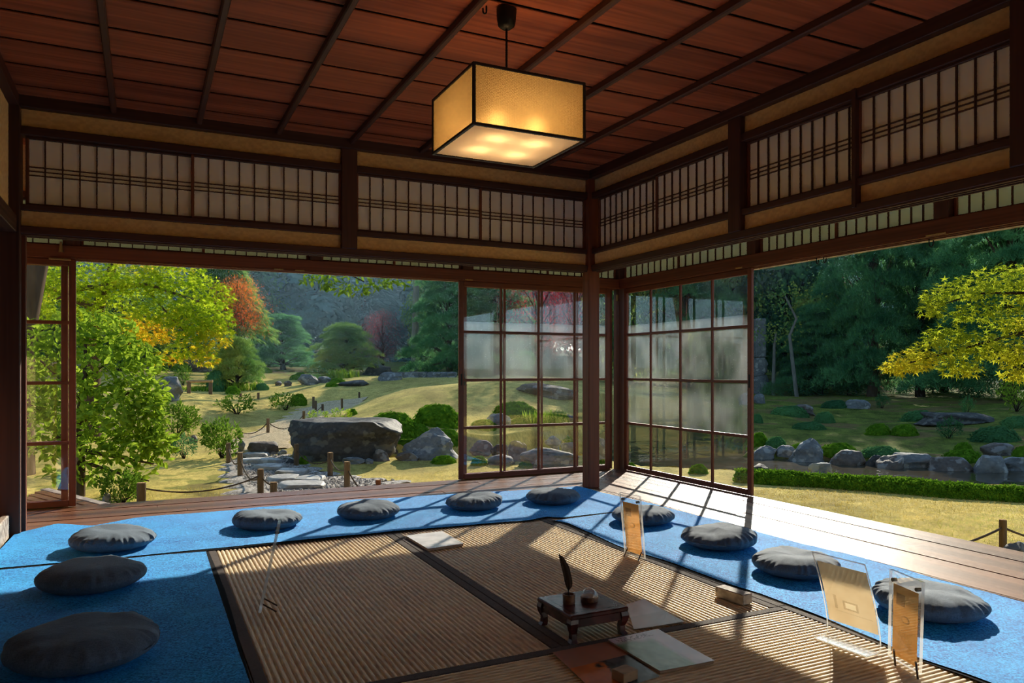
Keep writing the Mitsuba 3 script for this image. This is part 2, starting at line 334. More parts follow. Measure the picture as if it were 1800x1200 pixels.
put('slope', slope([[-7, 1.66, 2.29], [1.66, 1.66, 2.29], [-.2, -.2, 2.95], [-7, -.2, 2.95]]), 'mat_beam_x', roof)
put('slope', slope([[1.66, 1.66, 2.29], [1.66, -8, 2.29], [-.2, -8, 2.95], [-.2, -.2, 2.95]]), 'mat_beam_x', roof)
put('deck', slope([[-7, -.2, 2.95], [-.2, -.2, 2.95], [-.2, -8, 2.95], [-7, -8, 2.95]]), 'mat_beam_x', roof)

# ------------------------------------------------------------------ floor: veranda planks, sills, mats
fl = thing('floor', 'wooden veranda floor around the matted room', kind='structure')
put('subfloor', box(-4.9, .06, ROOM_Y, .06, -.12, -.032), 'mat_beam_x', fl)
ED = [.055 + .85 * i / 8 for i in range(9)]
for i in range(8):
    a, b = ED[i] + .0012, ED[i + 1] - .0012
    cut = [-5.2, -3.1 + .9 * ((i * 37) % 5) / 5, -1.2 + .6 * ((i * 53) % 7) / 7]
    for c0, c1 in ((cut[0], cut[1]), (cut[1], cut[2])):
        put('plank', prism([(c0 + .001, a), (c1 - .001, a), (c1 - .001, b), (c0 + .001, b)], -.035, -.004 - .0015 * ((i * 7) % 3)), 'mat_veranda_x', fl)
    put('plank', prism([(cut[2] + .001, a), (a - .003, a), (b - .003, b), (cut[2] + .001, b)], -.035, -.004 - .001 * ((i * 5) % 3)), 'mat_veranda_x', fl)
    cut = [ROOM_Y, -3.3 - .8 * ((i * 37) % 5) / 5, -1.4 + .6 * ((i * 53) % 7) / 7]
    for c0, c1 in ((cut[0], cut[1]), (cut[1], cut[2])):
        put('plank', prism([(a, c0 + .001), (b, c0 + .001), (b, c1 - .001), (a, c1 - .001)], -.035, -.004 - .0015 * ((i * 7) % 3)), 'mat_veranda_y', fl)
    put('plank', prism([(a, cut[2] + .001), (b, cut[2] + .001), (b, b + .0 - .001), (a, a - .001)], -.035, -.004 - .001 * ((i * 5) % 3)), 'mat_veranda_y', fl)
for q0, q1 in ((-.012, .012), (.018, .030), (.036, .054)):
    put('sill_strip', box(ROOM_X, q0, q0, q1, -.03, .0, .001), 'mat_veranda_x', fl)
    put('sill_strip', box(q0, q1, ROOM_Y, q1, -.03, .0, .001), 'mat_veranda_y', fl)
put('edge_beam', box(-5.2, .905, .86, .92, -.16, -.034), 'mat_beam_x', fl)
put('edge_beam', box(.86, .92, ROOM_Y, .92, -.16, -.034), 'mat_beam_y', fl)
put('underfloor_screen', box(-5.2, .6, .55, .58, -.6, -.1), 'mat_beam_x', fl)
put('underfloor_screen', box(.55, .58, ROOM_Y, .6, -.6, -.1), 'mat_beam_y', fl)

def ribbed(l0, l1, w0, w1, swap):
    n = int((w1 - w0) / .0205); ph = np.arange(n * 8 + 1) / 8
    w = w0 + (w1 - w0) * ph / n; z = -.0003 - .0062 * np.abs(np.cos(np.pi * ph)) ** 5
    nl = 2; L = np.linspace(l0, l1, nl)
    P = np.zeros((len(w), nl, 3)); P[:, :, 2] = z[:, None]
    if swap: P[:, :, 0] = L[None]; P[:, :, 1] = w[:, None]
    else: P[:, :, 0] = w[:, None]; P[:, :, 1] = L[None]
    g = grid(P)
    if g.face_normals[:, 2].mean() < 0: g.invert()
    return g
def tatami(x0, x1, y0, y1, long, label, full=True):
    t = thing('tatami_mat', label, 'tatami mat', 'tatami mats of the floor')
    g, hw = .0015, .038
    x0 += g; x1 -= g; y0 += g; y1 -= g
    put('core', box(x0, x1, y0, y1, -.032, -.0085, .003), 'mat_reed_' + long, t)
    if long == 'y':
        put('weave', ribbed(y0, y1, x0 + hw, x1 - hw, False), 'mat_reed_y', t)
        for a, b in ((x0, x0 + hw), (x1 - hw, x1)): put('border', box(a, b, y0, y1, -.008, .0008, .0015), 'mat_mat_border', t)
    else:
        put('weave', ribbed(x0, x1, y0 + hw, y1 - hw, True), 'mat_reed_x', t)
        for a, b in ((y0, y0 + hw), (y1 - hw, y1)): put('border', box(x0, x1, a, b, -.008, .0008, .0015), 'mat_mat_border', t)
X = [-3.85, -2.887, -1.905, -.924, -.013]
tatami(X[1], X[2], -2.885, -.924, 'y', 'ribbed straw mat with dark borders in the shaded left middle of the floor')
tatami(X[2], X[3], -2.885, -.924, 'y', 'ribbed straw mat under the small lacquered table')
tatami(X[1], X[3], -3.867, -2.885, 'x', 'ribbed straw mat in the foreground carrying the books and sign stands')
tatami(X[0], X[1], -2.885, -.924, 'y', 'straw mat mostly hidden beneath the left blue rug')
tatami(X[3], X[4], -2.885, -.924, 'y', 'straw mat edge showing along the right blue rug')
tatami(X[3], X[4], -4.847, -2.885, 'y', 'straw mat beneath the near end of the right rug')
tatami(X[0], X[2], -.924, -.013, 'x', 'straw mat hidden beneath the back blue rug')
tatami(X[2], X[4], -.924, -.013, 'x', 'straw mat beneath the back blue rug by the corner post')
tatami(X[0], X[1], -4.847, -2.885, 'y', 'straw mat beneath the near end of the left rug')
tatami(X[1], X[3], -4.847, -3.867, 'x', 'straw mat at the bottom edge of the room floor')

# ------------------------------------------------------------------ blue felt rugs
def rug(A, B, n, m, label, lift, seed, edge=.014, curl=.0):
    t = thing('felt_rug', label, 'rug', 'blue felt rugs')
    a, b = resample(A, n), resample(B, n); s = np.linspace(0, 1, m)
    P = np.zeros((n, m, 3)); P[:, :, :2] = a[:, None] * (1 - s)[None, :, None] + b[:, None] * s[None, :, None]
    q = np.concatenate([P[:, :, :2], np.zeros((n, m, 1))], 2)
    w = meshkit.fbm(q * [1.6, 2.6, 1] + seed, 3, seed); f = meshkit.noise(q * [5, 5, 1] + 3, seed + 9)
    h = np.clip(w - .5, 0, 1) * .03 + f * .002
    P[:, :, 2] = lift + .0045 + h
    top = grid(P)
    if top.face_normals[:, 2].mean() < 0: top.invert()
    Q = P.copy(); Q[:, :, 2] -= .0035
    d = (b - a) / np.linalg.norm(b - a, axis=1, keepdims=True)
    Q[:, 0, :2] -= d * edge * .3; Q[:, -1, :2] += d * edge * (1 + .8 * np.sin(np.linspace(0, 9, n)))[:, None]
    und = grid(Q)
    if und.face_normals[:, 2].mean() < 0: und.invert()
    put('felt', top, 'mat_felt', t, smooth=True); put('dark_backing', und, 'mat_felt_back', t, smooth=True)
xy = lambda *pts: [at(*p)[:2] for p in pts]
rug([(-3.84, -.03)] + xy((100, 922), (165, 926), (238, 912), (420, 897), (600, 883), (800, 869), (1015, 857.5)),
    [(-3.86, -.87)] + xy((190, 984), (375, 966), (560, 950), (690, 936), (720, 934), (850, 922), (930, 916), (960, 910), (990, 911), (1100, 899), (1162, 890)), 120, 24, 'long blue felt rug along the back edge of the room', .002, 3)
rug([(-3.85, -.90), (-3.85, -5.1)], xy((362, 971), (374, 1010), (404, 1100), (436, 1199)) + [(-2.86, -5.1)], 90, 24, 'blue felt rug along the left side under three cushions', .0, 5)
rug([(-.012, -.93), (-.012, -2.5), (-.012, -5.0)], xy((975, 916), (1000, 921), (1035, 937), (1090, 962), (1180, 990), (1285, 1029), (1340, 1046), (1440, 1084), (1620, 1160)) + [(-.86, -5.0)], 110, 22, 'blue felt rug along the sunny right side', .0, 8, .02)

# ------------------------------------------------------------------ sliding glass doors
def glass_door(along, a0, a1, plane, cols, rows, ax, label):
    t = thing('glass_door', label, 'sliding door', 'sliding glass doors of the veranda')
    w, th = .042, .028
    put('stile', along(a0, a0 + w, plane, plane + th, .0, 1.69), 'mat_door_z', t)
    put('stile', along(a1 - w, a1, plane, plane + th, .0, 1.69), 'mat_door_z', t)
    put('rail', along(a0 + w, a1 - w, plane, plane + th, .0, .042), 'mat_door_' + ax, t)
    put('rail', along(a0 + w, a1 - w, plane, plane + th, 1.645, 1.69), 'mat_door_' + ax, t)
    xs = [a0 + w] + list(cols) + [a1 - w]; zs = [.042] + list(rows) + [1.645]
    for x in cols: put('upright_muntin', along(x - .009, x + .009, plane + .004, plane + th - .004, .04, 1.647, .002), 'mat_door_z', t)
    for z in rows: put('cross_muntin', along(a0 + w - .002, a1 - w + .002, plane + .002, plane + th - .002, z - .011, z + .011, .002), 'mat_door_' + ax, t)
    for i in range(len(xs) - 1):
        for j in range(len(zs) - 1):
            x0, x1, z0, z1, b = xs[i], xs[i + 1], zs[j], zs[j + 1], plane + th / 2
            c = [(x0, z0), (x1, z0), (x1, z1), (x0, z1)]
            v = [(p, b, q) if ax == 'x' else (b, p, q) for p, q in c]
            dusty = (j == 2 or (j == 1 and ax == 'y')) and a0 > -3
            put('pane', tm(v, [[0, 1, 2], [0, 2, 3]]), 'mat_pane' if dusty else 'mat_glass', t)
            if j == 3 and a0 > -3:
                v = [(p, b - .002, min(q, 1.345)) if ax == 'x' else (b - .002, p, min(q, 1.345)) for p, q in c]
                put('condensation', tm(v, [[0, 1, 2], [0, 2, 3]]), 'mat_pane', t)
    put('finger_pull', along(a0 + .014, a0 + .028, plane - .002, plane + .004, .80, .90, .001), 'mat_iron', t)
ROWS = [.435, .845, 1.258]
glass_door(bk, -.772, .75, DOOR + .0, [-.375, -.003, .37], ROWS, 'x', 'nearer of the two overlapped glass doors at the back, its stile beside the opening')
glass_door(bk, -.727, .80, DOOR + .04, [-.322, .05, .422], ROWS, 'x', 'farther of the two overlapped glass doors at the back')
glass_door(rt_, -.853, .80, DOOR + .0, [-.413, -.016, .398], ROWS, 'y', 'dusty sunlit glass door on the right between corner and white floor glare')
glass_door(bk, -5.1, -3.603, DOOR + .0, [-4.72, -4.35, -3.98], ROWS, 'x', 'nearer glass door slid behind the thick left post')
glass_door(bk, -5.1, -3.652, DOOR + .04, [-4.75, -4.39, -4.03], ROWS, 'x', 'farther glass door slid behind the thick left post')

# ------------------------------------------------------------------ the garden's ground
CTL = [(330, 850, 9.1), (200, 800, 11.5), (60, 800, 11.5), (350, 790, 12.5), (420, 832, 10), (480, 855, 8.9), (560, 850, 9.1), (640, 830, 10.2), (720, 835, 9.9), (860, 830, 10), (430, 782, 13.2), (470, 760, 14.8),
       (540, 735, 17), (600, 712, 19.5), (640, 702, 20), (350, 755, 15), (300, 730, 15.5), (150, 740, 15), (360, 692, 20), (280, 690, 18), (450, 715, 18.5), (300, 660, 24), (400, 652, 28), (480, 665, 26), (520, 672, 24), (440, 682, 22.5),
       (560, 680, 22), (600, 668, 24), (640, 745, 13), (700, 712, 15.5), (800, 676, 17.5), (720, 683, 17), (870, 672, 18), (950, 690, 17), (800, 735, 14), (880, 770, 13.2), (960, 765, 13), (1010, 745, 14.5), (1060, 700, 19), (700, 665, 24), (800, 662, 26),
       (900, 660, 26), (500, 640, 36), (700, 650, 36), (900, 650, 36), (1100, 662, 34), (1300, 662, 34), (1500, 664, 34), (1700, 668, 32), (300, 640, 34), (100, 645, 30), (-150, 650, 30), (-100, 720, 17), (-200, 770, 12),
       (1360, 782, 14), (1400, 765, 15), (1330, 722, 19), (1450, 745, 17), (1500, 727, 19.5), (1560, 700, 23), (1340, 703, 22), (1450, 697, 25), (1600, 765, 14.5), (1600, 737, 18), (1700, 735, 17), (1690, 702, 22), (1790, 716, 18), (1700, 775, 13.6),
       (1640, 790, 12.9), (1780, 790, 12.5), (1950, 765, 13), (2100, 725, 18), (1530, 692, 27), (1200, 700, 24), (2000, 680, 30), (900, 625, 60), (1500, 630, 60), (300, 615, 60), (2200, 640, 60), (-200, 620, 60)]
cp = np.array([atd(*c) for c in CTL])
near = np.array([(x, y_, -.45) for x, y_ in ((-8, 1.2), (-6, 2.5), (-4, 1.2), (-4, 3), (-2, 1.2), (-2, 3), (0, 1.5), (0, 3), (1.5, 1.5), (1.5, 0), (3, 1), (1.5, -2), (3, -1.5), (4.3, -1.2), (1.5, -5), (4, -4), (6, -4.5), (-5, -3), (-2, -4), (-8, -6), (2, 3.6), (4, 1.9), (-10, -1), (6, -8), (5.2, -2.2))])
rb = RBFInterpolator(np.vstack([cp, near])[:, :2], np.r_[cp[:, 2], near[:, 2]], smoothing=.02, kernel='thin_plate_spline')
STREAM = np.array([at(px, py, -.56)[:2] for px, py in ((2150, 866), (1900, 848), (1800, 842), (1600, 835), (1450, 826), (1340, 820), (1250, 815), (1150, 808), (1060, 806), (960, 808), (860, 811), (760, 811), (690, 814), (640, 818))])
SW = np.array([.95, .95, .95, .95, 1.0, 1.0, 1.0, .95, .8, .55, .42, .36, .30, .22])
POOL = np.array([at(px, py, -.56)[:2] for px, py in ((1180, 815), (1170, 790), (1165, 768), (1150, 750))]); PW = np.array([.9, 1.2, 1.3, 1.1])
def strip_dist(p, L, W):
    """How far the points p lie outside a strip of half-widths W along the line L (negative inside)."""
    best = np.full(len(p), 1e9)
    for i in range(len(L) - 1):
        a, b = L[i], L[i + 1]; ab = b - a; t = np.clip(((p - a) @ ab) / (ab @ ab), 0, 1)
        best = np.minimum(best, np.linalg.norm(p - a - t[:, None] * ab, axis=1) - (W[i] + t * (W[i + 1] - W[i])))
    return best
gx = np.r_[np.arange(-34, -10, .5), np.arange(-10, 16, .16), np.arange(16, 62, .5)]
gy = np.r_[np.arange(-14, -4, .4), np.arange(-4, 16, .16), np.arange(16, 66, .5)]
GX, GY = np.meshgrid(gx, gy, indexing='ij'); gp = np.c_[GX.ravel(), GY.ravel()]
coarse = RegularGridInterpolator((np.arange(-36, 64, .8), np.arange(-16, 68, .8)), rb(np.stack(np.meshgrid(np.arange(-36, 64, .8), np.arange(-16, 68, .8), indexing='ij'), -1).reshape(-1, 2)).reshape(125, 105))
gz = coarse(gp)
far_ = np.hypot(gp[:, 0] - CX, gp[:, 1] - CY)
gz = np.clip(gz, -.47, 4) + (meshkit.fbm(np.c_[gp * .9, gp[:, :1] * 0], 4, 2) - .5) * .09 * np.clip((far_ - 7.5) / 4, .15, 1)
sd = np.minimum(strip_dist(gp, STREAM, SW), strip_dist(gp, POOL, PW)) + (meshkit.noise(np.c_[gp * 1.7, gp[:, :1] * 0], 5) - .5) * .25
gz = np.where(sd < .35, np.minimum(gz, -.48), gz); gz = np.where(sd < 0, -.86, np.where(sd < .3, -.86 + (gz + .86) * np.clip(sd / .3, 0, 1) ** .6, gz))
GZ = gz.reshape(GX.shape)
ground_at = RegularGridInterpolator((gx, gy), GZ, bounds_error=False, fill_value=0.5)
def zg(x, y_): return float(ground_at([[x, y_]])[0])
def G(px, py, dmin=6.5, dmax=70):
    """The point of the ground that the picture point shows."""
    d = np.arange(dmin, dmax, .04); p = np.array([atd(px, py, 1.0)]) - [[CX, CY, EYE]]
    q = np.array([CX, CY, EYE]) + d[:, None] * p; g = np.maximum(ground_at(q[:, :2]), -.57); hit = np.nonzero(q[:, 2] <= g)[0]
    i = hit[0] if len(hit) else len(d) - 1
    return np.array([q[i, 0], q[i, 1], g[i]]), d[i]
def depth(x, y_): return (x - CX) * FW[0] + (y_ - CY) * FW[1]

def lawn(p, n, uv):
    l = (p.x - CX) * float(RT[0]) + (p.y - CY) * float(RT[1]); d = (p.x - CX) * float(FW[0]) + (p.y - CY) * float(FW[1])
    a = mikit.fbm(p.x * .8, p.y * .8, 1., 4); b = mikit.fbm(p.x * 3.1, p.y * 3.1, 4., 3); f = mikit.fbm(p.x * 45, p.y * 45, 9., 2) * .5 + mikit.fbm(p.x * 7, p.y * 7, 5., 4) * .5
    gold = mikit.mix(lin('#8f7d3c'), lin('#d9c06c'), dr.clip(f * 1.5 + b * .3 - .4, 0, 1))
    moss = mikit.mix(lin('#333c17'), lin('#757a30'), dr.clip(f * 1.3 + b * .8 - .6, 0, 1))
    brown = mikit.mix(lin('#4a3a22'), lin('#7d6440'), f)
    w = mikit.smoothstep(2.2, 3.4, l - .12 * d + 1.4 * a) * mikit.smoothstep(10.5, 12.5, d)
    w = dr.maximum(w, mikit.smoothstep(27., 31., d + 3 * a))
    w = dr.maximum(w, .75 * mikit.smoothstep(.52, .66, b) * mikit.smoothstep(13., 9., d) * mikit.smoothstep(-1., -2.5, l))
    w = dr.maximum(w, .35 * mikit.smoothstep(.45, .7, a))
    c = gold * (1 - w) + moss * w
    k = mikit.smoothstep(.5, .66, mikit.fbm(p.x * 1.3 + 5, p.y * 1.3, 2., 3)) * dr.maximum(.8 * w, .25)
    c = c * (1 - k) + brown * k
    bed = mikit.smoothstep(-.54, -.6, p.z)
    return c * (1 - bed) + mikit.mix(lin('#2d2a20'), lin('#5a5140'), f) * bed
mat('mat_ground', base_color=mikit.proc(lawn), roughness=.95, specular=.1)
ground = put('ground', grid(np.stack([GX, GY, GZ], -1)), 'mat_ground', smooth=True)
say(ground, 'rolling lawn and moss ground of the garden', kind='structure')

# water
wx, wy = np.arange(-3, 16.01, .09), np.arange(-6.5, 13, .09)
WX, WY = np.meshgrid(wx, wy, indexing='ij'); wp = np.c_[WX.ravel(), WY.ravel(), WX.ravel() * 0]
wz = -.575 + ((meshkit.fbm(wp * [5.5, 5.5, 1], 3, 21) - .5) * .034).reshape(WX.shape)
wm = grid(np.stack([WX, WY, wz], -1))
keep = ground_at(np.c_[WX.ravel(), WY.ravel()]).reshape(WX.shape) < -.5
vk = keep.ravel()
wm.update_faces(vk[wm.faces].any(1)); wm.remove_unreferenced_vertices()
scene['mat_water'] = {'type': 'principled', 'base_color': rgb(lin('#3a3428')), 'roughness': .06, 'specular': .6}
say(put('water', wm, 'mat_water', smooth=True), 'dark rippled stream water behind the low hedge', kind='structure')

# gravel path with stepping stones
def gravel(p, n, uv):
    a, b, r = mikit.voronoi(p.x * 28, p.y * 28); e = mikit.smoothstep(.0, .2, b - a)
    return mikit.mix(lin('#4d473f'), mikit.mix(lin('#857b70'), lin('#c9bfb2'), r), e)
mat('mat_gravel', base_color=mikit.proc(gravel), roughness=.9, specular=.1)
mat('mat_sand', base_color=mottled(lin('#a48d6a'), lin('#c9b28c'), 40), roughness=.95, specular=.1)
def drape(L, W, n, m, lift, name, mt, label):
    a = resample(L, n); w = np.interp(np.linspace(0, 1, n), np.linspace(0, 1, len(W)), W); t = np.gradient(a, axis=0); t /= np.linalg.norm(t, axis=1, keepdims=True); nn = np.c_[-t[:, 1], t[:, 0]]
    s = np.linspace(-1, 1, m); P = a[:, None] + nn[:, None] * (s[None, :, None] * (w * (1 + .15 * np.sin(np.arange(n) * 1.3)))[:, None, None])
    z = ground_at(P.reshape(-1, 2)).reshape(n, m) + lift - .05 * (np.abs(s)[None] > .9)
    g = grid(np.concatenate([P, z[..., None]], -1))
    if g.face_normals[:, 2].mean() < 0: g.invert()
    say(put(name, g, mt, smooth=True), label, kind='structure')
drape([G(*p)[0][:2] for p in ((640, 866), (560, 858), (500, 842), (470, 826), (455, 806))], [1.0, 1.05, .8, .62, .5], 40, 12, .02, 'gravel_path', 'mat_gravel', 'grey gravel path with stepping stones leading from the veranda')
drape([G(*p)[0][:2] for p in ((450, 795), (455, 780), (475, 765), (520, 748), (560, 728), (585, 715), (605, 709), (640, 704))], [.55, .75, .85, .8, .8, .85, .9, .6], 60, 10, .02, 'sand_path', 'mat_sand', 'pale sandy path winding up between the lawn mounds')

def stone_fn(c0, c1, c2):
    def fn(p, n, uv):
        a = mikit.fbm(p.x * 5, p.y * 5, p.z * 5, 4); b = mikit.fbm(p.x * 26, p.y * 26, p.z * 26, 3)
        c = mikit.mix(c0, c1, dr.clip(a * .7 + b * .7 - .2, 0, 1))
        k = mikit.smoothstep(.56, .66, mikit.fbm(p.x * 9 + 7, p.y * 9, p.z * 9, 3)) * .6
        return c * (1 - k) + mi.Color3f(c2) * k
    return mikit.proc(fn)
mat('mat_rock', base_color=stone_fn(lin('#4a4a4c'), lin('#88867f'), lin('#a9a59b')), roughness=.75, specular=.3)
mat('mat_rock_brown', base_color=stone_fn(lin('#3c342e'), lin('#75675b'), lin('#98928a')), roughness=.75, specular=.3)
mat('mat_rock_dark', base_color=stone_fn(lin('#232120'), lin('#54504b'), lin('#6d6a5e')), roughness=.7, specular=.3)
mat('mat_slab', base_color=stone_fn(lin('#77736c'), lin('#b9b4ab'), lin('#cfcac0')), roughness=.6, specular=.35)
mat('mat_moss', base_color=mottled(lin('#3f571c'), lin('#7f9a38'), 25), roughness=.95, specular=.1)

_ico = trimesh.creation.icosphere(3); _ico4 = trimesh.creation.icosphere(4)
def rock_mesh(w, dp, h, seed, flat=.0, ico=_ico, planes=13, rough=.10):
    r = np.random.default_rng(seed); v = ico.vertices.copy()
    for i in range(planes):
        n = r.normal(size=3); n /= np.linalg.norm(n); c = r.uniform(.55, .9)
        s = v @ n; v -= np.clip(s - c, 0, None)[:, None] * n * .9
    if flat > .3: v[:, :2] = np.sign(v[:, :2]) * np.abs(v[:, :2]) ** .72
    low = v[:, 2] < 0; hr = np.hypot(v[:, 0], v[:, 1]) + 1e-6; tgt = np.sqrt(np.clip(hr ** 2 + .8 * v[:, 2] ** 2, 0, None)); v[low, :2] *= (tgt / hr)[low, None] * .97
    if flat: v[:, 2] = np.where(v[:, 2] > 1 - flat, 1 - flat + (v[:, 2] - 1 + flat) * .12, v[:, 2])
    v += ico.vertices * (((meshkit.fbm(v * 2.2 + seed, 4, seed) - .5) * rough * 2.6 + (meshkit.noise(v * 9 + seed, seed + 3) - .5) * rough * .5))[:, None]
    lo, hi = v.min(0), v.max(0); v = (v - (lo + hi) / 2) / (hi - lo)
    v[:, 2] += .5
    return tm(v * [w, dp, h], ico.faces)
def placed(m, p, yaw=0.):
    m = rot(m, math.degrees(yaw)) if yaw else m
    return move(m, p)
VIEWROT = -YAW
def rock(px0, px1, yt, yb, label, m='mat_rock', seed=None, dp=.75, dmin=6.5, flat=0., sink=.18, group='garden rocks', name='rock', ico=_ico, pl=13, rough=.1, d=None, peak=0.):
    seed = seed or (int(px0) * 7 + int(yb)) % 9973
    if d is None: p, d = G((px0 + px1) / 2, yb, dmin)
    else: p = atd((px0 + px1) / 2, yb, d)
    w = (px1 - px0) * d / F; h = (yb - yt) * d / F; D = w * dp
    p = p + np.r_[FW * D * .42, 0]
    if h < D * .45 and not flat: h *= .95
    base = EYE - (yb - HY) / F * d; low = float(np.clip(max(h * sink, base - zg(p[0], p[1]) + .04), 0, h * sink + .4)); p[2] = base - low
    mm = rock_mesh(w * 1.03, D, h + low, seed, flat, ico, pl, rough)
    if peak: mm.vertices[:, :2] *= (1 - peak * np.clip(mm.vertices[:, 2:3] / (h + low), 0, 1) ** 1.3) / (1 - peak * .25)
    mm = placed(mm, p, VIEWROT)
    k = put(name, mm, m, smooth=38); say(k, label, 'rock' if name == 'rock' else 'stone', group); return k, p, w, D, h

# stepping stones
for i, (x0, x1, y0, y1, lab) in enumerate(((417, 503, 809, 819, 'long rectangular stepping slab below the block step'), (445, 501, 820, 830, 'oval stepping stone just below the long slab'), (478, 546, 829, 840, 'wide oval stepping stone in the middle of the gravel'),
        (470, 525, 841, 852, 'stepping stone on the near left of the gravel'), (517, 573, 843, 852, 'rounded pale stepping stone on the near right of the gravel'), (487, 572, 853, 864, 'pale stepping stone nearest the veranda edge'),
        (427, 472, 795, 800, 'thin flat stepping stone right under the block step'), (427, 473, 800.5, 807, 'flat stepping stone second below the block step'))):
    p, d = G((x0 + x1) / 2, (y0 + y1) / 2); w = (x1 - x0) * d / F; D = max(G((x0 + x1) / 2, y0)[1] - G((x0 + x1) / 2, y1)[1], .25) * .86
    if i == 0: mm = rock_mesh(w, D, .2, 50 + i, .85, planes=22, rough=.03)
    else: mm = rock_mesh(w, D, .2, 50 + i, .8, rough=.05)
    k = put('stepping_stone', placed(mm, p + [0, 0, -.125], VIEWROT), 'mat_slab', smooth=30); say(k, lab, 'stepping stone', 'stepping stones of the gravel path')

# rocks (picture edges, label)
rock(431, 488, 777, 801, 'rounded block step at the top of the stepping stones', 'mat_rock_brown', 3, .6, flat=.4)
rock(417, 430, 774, 796, 'small upright rock left of the block step', 'mat_rock', 5)
rock(486, 503, 790, 800, 'small round rock between block step and great dark boulder', 'mat_rock', 7)
BIG = rock(496, 698, 738, 811, 'great flat-topped dark boulder beside the path', 'mat_rock_dark', 4, .62, flat=.62, sink=.1, ico=_ico4, pl=22, rough=.07)
rock(500, 517, 806, 817, 'small dark stone at the foot of the great boulder', 'mat_rock_dark', 11)
rock(599, 640, 805, 816, 'low flat pale stone before the great boulder', 'mat_rock', 13, flat=.5)
rock(640, 656, 806, 815, 'low grey stone at the end of the flat pale stone', 'mat_rock', 14)
rock(652, 684, 790, 812, 'dark brown stone between the two large boulders', 'mat_rock_brown', 15)
rock(682, 702, 786, 799, 'small pinkish stone between the two large boulders', 'mat_rock_brown', 16)
rock(694, 735, 794, 811, 'mossy low rock in front of the pointed boulder', 'mat_rock_brown', 17)
rock(704, 808, 753, 808, 'pointed grey boulder left of the glass doors', 'mat_rock', 44, .7, ico=_ico4, peak=.45)
rock(824, 866, 774, 802, 'brown boulder seen at the left edge of the back glass doors', 'mat_rock_brown', 21)
rock(855, 898, 727, 749, 'dark rock among green mounds behind the back glass doors', 'mat_rock', 22, dmin=10)
rock(862, 892, 781, 802, 'rounded stone second from left behind the back glass doors', 'mat_rock_brown', 23)
rock(892, 926, 775, 811, 'reddish boulder in the middle of the back glass doors', 'mat_rock_brown', 24)
rock(857, 905, 800, 819, 'low grey stone by the water behind the back glass doors', 'mat_rock', 25)
rock(913, 1020, 789, 826, 'long pale ridge rock behind the back glass doors', 'mat_rock', 26, .6, ico=_ico4)
rock(940, 992, 766, 793, 'pale rock above the long ridge rock', 'mat_rock', 27)
rock(986, 1016, 777, 802, 'grey rock at right above the long ridge rock', 'mat_rock', 28)
rock(1045, 1076, 768, 818, 'tall grey rock glimpsed between corner post and outer post', 'mat_rock', 29)
rock(906, 1014, 672, 699, 'broad flat grey boulder on top of the lawn mound', 'mat_rock_brown', 30, .7, dmin=12)
rock(980, 1013, 727, 741, 'small pale rock on the mound slope behind glass', 'mat_rock', 31, dmin=10)
rock(1326, 1370, 784, 807, 'bluish bank stone next to the right glass door', 'mat_rock', 33)
rock(1368, 1402, 783, 806, 'tilted bank stone left of the peaked rock', 'mat_rock', 34)
rock(1394, 1460, 771, 813, 'peaked grey rock standing on the stream bank', 'mat_rock', 39, .7, ico=_ico4, peak=.6)
rock(1469, 1527, 792, 818, 'rounded oblong boulder right of the peaked rock', 'mat_rock_brown', 36, flat=.25)
rock(1525, 1562, 800, 819, 'dark mossy bank stone right of the oblong boulder', 'mat_rock_dark', 37)
rock(1428, 1474, 814, 838, 'rock standing in the stream', 'mat_rock', 38, sink=.4)
rock(1318, 1358, 816, 832, 'low dark rock in the stream by the door edge', 'mat_rock_dark', 40, sink=.4)
rock(1548, 1606, 800, 824, 'sloping pinkish bank rock behind the hedge', 'mat_rock_brown', 41)
rock(1582, 1648, 798, 822, 'long dark flat bank rock behind the hedge', 'mat_rock', 42, flat=.4)
rock(1642, 1722, 805, 828, 'long rounded purple-grey bank boulder', 'mat_rock_brown', 43, flat=.2)
rock(1720, 1781, 801, 831, 'pale square bank boulder near the right picture edge', 'mat_rock', 45, flat=.25)
rock(1780, 1840, 805, 828, 'pale bank stone cut by the right picture edge', 'mat_rock', 46, flat=.3)
rock(1325, 1347, 692, 709, 'small pale rock below the stone pillar', 'mat_rock', 47, dmin=14)
rock(1300, 1324, 690, 712, 'rock half hidden behind the right door stile', 'mat_rock', 48, dmin=14)
rock(1388, 1440, 711, 730, 'dark flat rock on the mossy bank under creeping shrub', 'mat_rock_brown', 49, flat=.3, dmin=13)
rock(1490, 1534, 702, 719, 'pale sloping rock on the far moss', 'mat_rock', 51, flat=.2, dmin=14)
rock(1634, 1760, 727, 747, 'broad dark flat slab lying in the moss', 'mat_rock_dark', 52, .7, flat=.5, dmin=13)
rock(1736, 1788, 780, 802, 'brown low rock in the moss above the bank stones', 'mat_rock_brown', 53, flat=.3)
rock(1775, 1830, 955, 985, 'bluish stone by the rope post at the veranda edge', 'mat_rock', 54, d=5.4)
rock(268, 313, 661, 706, 'dark rounded boulder right of the glossy leaved tree', 'mat_rock', 55, dmin=11)
rock(308, 364, 628, 653, 'large dark boulder with moss on the far lawn', 'mat_rock_brown', 56, dmin=18)
rock(521, 557, 657, 677, 'rounded grey boulder on the far lawn edge', 'mat_rock', 57, dmin=17)
rock(555, 580, 661, 673, 'small rock right of the rounded far boulder', 'mat_rock', 58, dmin=17)
rock(590, 644, 667, 680, 'flat dark rocks beside green mounds on the far lawn', 'mat_rock_dark', 59, dmin=17)
rock(632, 690, 640, 660, 'slanting dark boulder below the red maple', 'mat_rock_dark', 60, dmin=20)
rock(662, 705, 653, 669, 'grey boulder at the far pond edge', 'mat_rock', 61, dmin=20)
